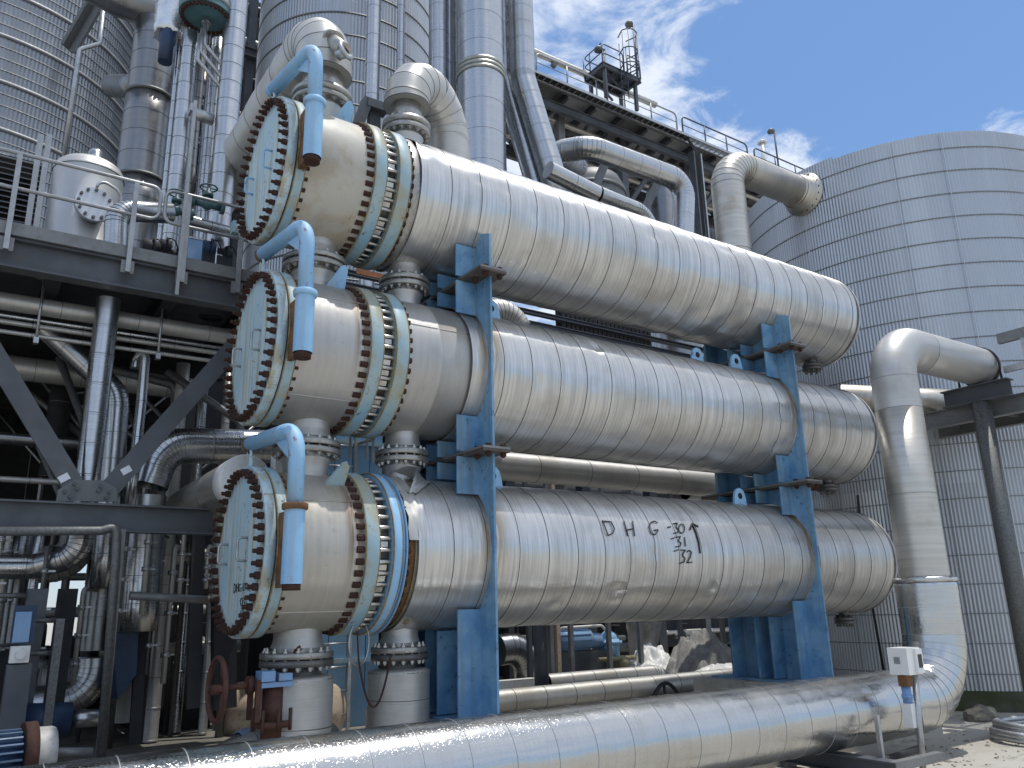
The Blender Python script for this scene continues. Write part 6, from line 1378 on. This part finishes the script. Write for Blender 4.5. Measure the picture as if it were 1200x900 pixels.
# ------------------------------------------------------------------ low things seen under the bottom exchanger
def low():
    p = at(634, 770, Y=12); mb = MB(); mb.cyl((p.x, 12, .35), (p.x, 12, 2.2), rad(17, p), 20); mb.cyl((p.x, 12, .35), (p.x, 12, .40), .26, 20); solo('pipe_post', mb, MT['beam'], 'dark round post under the bottom exchanger right of the near saddle', 'post', (p.x, 12, .35))
    q = at(620, 819, Y=11.6); r = rad(27, q); x0 = at(520, 825, Y=11.6).x; x1 = at(868, 795, Y=11.6).x
    PIPE('nearer of two clad pipes lying low behind the foreground pipe', [(x0, 11.6, q.z), (x1, 11.6, q.z)], r, .2, .62, MT['clad_dull'], n=32)
    q2 = at(680, 797, Y=13); r2 = rad(20, q2); PIPE('farther of two clad pipes lying low, with a segmented elbow at its right end', [(at(640, 797, Y=13).x, 13, q2.z), (at(776, 790, Y=13).x, 13, q2.z), (at(790, 800, Y=13).x+.1, 12.7, q2.z-1.0)], r2, .45, .55, MT['clad_dull'], n=30, gores=8)
    c = at(600, 802, Y=12.6); mb = MB(); mb.box((c.x-1.2, 12.5, c.z-.4), (at(626, 800, Y=12.6).x, 12.7, c.z+.08)); solo('concrete_kerb', mb, MT['whiteclad'], 'bright low kerb beside the dark round post', 'kerb', (c.x, 12.6, .35))
    # blue motor and pump
    c = at(672, 750, Y=14.5); x, z = c.x, c.z; root = thing('pump_motor', 'light blue electric motor with blue pump under the bottom exchanger', 'pump', tuple(c)); r = rad(24, c)
    mb = MB(); mb.cyl((x-.55, 14.5, z), (x+.40, 14.5, z), r, 24); mb.box((x-.5, 14.38, z+r*.8), (x+.3, 14.6, z+r*1.15)); part('motor_body', mb, MT['motorblue'], root)
    for k in range(12): a = 2*PI*k/12; mb = MB(); o = Vector((0, math.cos(a), math.sin(a))); mb.bar(Vector((x-.5, 14.5, z))+o*r*1.03, Vector((x+.35, 14.5, z))+o*r*1.03, .012, r*.12, o); part('cooling_fin', mb, MT['motorblue'], root)
    mb = MB(); mb.cyl((x-.62, 14.5, z), (x-.55, 14.5, z), r*1.12, 20); part('fan_cover', mb, MT['rustplate'], root)
    mb = MB(); mb.cyl((x+.40, 14.5, z-.04), (x+.72, 14.5, z-.04), r*.72, 20); part('coupling', mb, MT['motorblue'], root)
    mb = MB(); mb.cyl((x+1.0, 14.5, z-.45), (x+1.0, 14.5, z-.02), r*1.05, 24); mb.cyl((x+1.0, 14.5, z-.12), (x+1.0, 14.5, z-.06), r*1.35, 24); mb.ball((x+1.0, 14.5, z-.03), r*.9); part('pump_casing', mb, MT['davit'], root)
    mb = MB(); mb.box((x-.5, 14.35, .6), (x+1.2, 14.7, z-r)); part('base', mb, MT['beam'], root)
    plainpipe('conduit', 'white bent conduit looping over the light blue motor', [at(655, 740, Y=14.2), at(658, 736, Y=14.2), at(705, 733, Y=14.2), at(712, 742, Y=14.2), at(713, 785, Y=14.2)], .03, MT['whiteclad'], .12, 'conduit', 10)
    c = at(722, 772, Y=14); mb = MB(); mb.cyl(c-Vector((.5,0,0)), c+Vector((.55,0,0)), .05, 10); mb.ball(c+Vector((.2,0,-.1)), .16); solo('brass_valve', mb, MT['insul'], 'yellowish valve below the light blue pump', 'valve', tuple(c))
    # tarpaulin mounds
    def mound(lb, px, py, w, h, Y, seed, mt):
        c = at(px, py, Y=Y); mb = MB(); R = []
        for i in range(46):
            row = []
            for j in range(46):
                u, v = i/45-.5, j/45-.5; d = math.sqrt(u*u+v*v)*2; hh = max(0, 1-d**1.6)*h+.40*h*abs(noise.noise((u*6+seed, v*6, 0)))+.22*h*abs(noise.noise((u*13, v*13, seed)))-.10*h*abs(noise.noise((u*22, v*22, seed))); row.append(mb.vert((c.x+u*w, Y+v*1.6, max(.36, c.z+hh-h*.5))))
            R.append(row)
        for i in range(45):
            for j in range(45): mb.face([R[i][j], R[i+1][j], R[i+1][j+1], R[i][j+1]], smooth=True)
        solo('tarpaulin', mb, mt, lb, 'tarpaulin', tuple(c), 'tarpaulins under the exchangers')
    mound('crumpled grey tarpaulin heaped left of the far saddle', 825, 775, 2.6, .95, 13.2, 1, MT['tarp']); mound('pale crumpled sheet heaped right of the blue pump', 762, 775, 1.3, .55, 14, 5, MT['whiteclad'])
    mound('flattened pale sheet at the foot of the far saddle', 845, 790, 1.5, .35, 12.2, 8, MT['whiteclad'])
    c = at(757, 745, Y=14.8); mb = MB(); R = []
    for i in range(14):
        row = []
        for j in range(14): row.append(mb.vert((c.x-.6+1.15*i/13*(1-.35*j/13)+.05*j/13, 14.8+.10*math.sin(i*.9)+.05*noise.noise((i*.4, j*.4, 0)), c.z+.55-1.1*j/13)))
        R.append(row)
    for i in range(13):
        for j in range(13): mb.face([R[i][j], R[i+1][j], R[i+1][j+1], R[i][j+1]], smooth=True)
    solo('hanging_sheet', mb, MT['tarp'], 'pale grey sheet hanging above the crumpled sheet', 'sheet', tuple(c))
    # far clutter
    PIPE('wide clad bend lying beyond the dark round post', [at(583, 762, Y=16), at(612, 758, Y=16), at(622, 800, Y=16)], .34, .5, .5, MT['clad'])
    PIPE('pale clad vessel end beyond the blue motor', [at(640, 783, Y=16.5), at(690, 778, Y=16.5)], .4, .3, .6, MT['clad_dull'])
    for k, (px, py) in enumerate(((590, 752), (605, 748), (720, 748), (800, 745), (650, 790))):
        p = at(px, py, Y=17); root = thing('valve', ['left small valve beyond the near saddle', 'right small valve beyond the near saddle', 'dark small valve behind the blue pump', 'dark small valve behind the grey tarpaulin', 'dark small valve below the light blue motor'][k], 'valve', tuple(p), 'small valves beyond the exchangers'); mb = MB(); mb.ball(p, .14, 12, 6); mb.cyl(p-Vector((.35,0,0)), p+Vector((.35,0,0)), .07, 10); part('valve_body', mb, MT['galv_dark'], root); mb = MB(); mb.cyl(p, p+Vector((0,0,.35)), .04, 8); mb.cyl(p+Vector((0,0,.3)), p+Vector((0,0,.34)), .16, 14); part('handwheel', mb, MT['dark'], root)
    c = at(781, 828, Y=9.6); mb = MB(); r = rad(52, c); mb.tube([(c.x+r*math.cos(t), 9.6+.05*math.sin(t*2), c.z+r*.62*math.sin(t)*1.6) for t in [i*PI/20 for i in range(40)]], .030, 8, closed=True); mb.tube([(c.x+.0, 9.6, c.z), (c.x-.02, 9.6, c.z+r*.97)], .024, 8); mb.tube([(c.x+.0, 9.6, c.z), (c.x+r*.7, 9.6, c.z-r*.6)], .024, 8); mb.tube([(c.x+.0, 9.6, c.z), (c.x-r*.7, 9.6, c.z-r*.6)], .024, 8); mb.cyl((c.x, 9.45, c.z), (c.x, 9.75, c.z), .05, 10)
    solo('black_handwheel', mb, MT['black'], 'large black handwheel showing above the foreground pipe', 'handwheel', tuple(c))
    # right of the far saddle
    p = at(982, 740, Y=11.8); mb = MB(); mb.bar((p.x, 11.8, .35), (p.x, 11.8, at(975, 565, Y=11.8).z), .26, .2, (0,1,0)); solo('support_post', mb, MT['galv_dark'], 'grey post standing between the far saddle and the tall bend', 'post', (p.x, 11.8, .35))
    mb = MB(); a, b = at(935, 568, Y=10.8), at(1022, 574, Y=10.8); mb.cyl(a, b, .11, 16); mb.cyl(b, b+(b-a).normalized()*.03, .085, 16); solo('dark_red_pipe', mb, MT['rustwheel'], 'short dark red pipe below the end of the middle exchanger', 'pipe', tuple(a))
    plainpipe('cable', 'thin black cable hanging down the tank front beside the tall bend', [at(1005, 580, Y=9.6), at(1010, 640, Y=9.6), at(1036, 788, Y=9.6)], .025, MT['black'], .5, 'cable', 8)
    plainpipe('cable', 'thin black cable sagging across the tank near the beige pipe', [at(862, 262, Y=13.6), at(880, 252, Y=13.6), at(906, 240, Y=13.2)], .018, MT['black'], .5, 'cable', 8)
low()
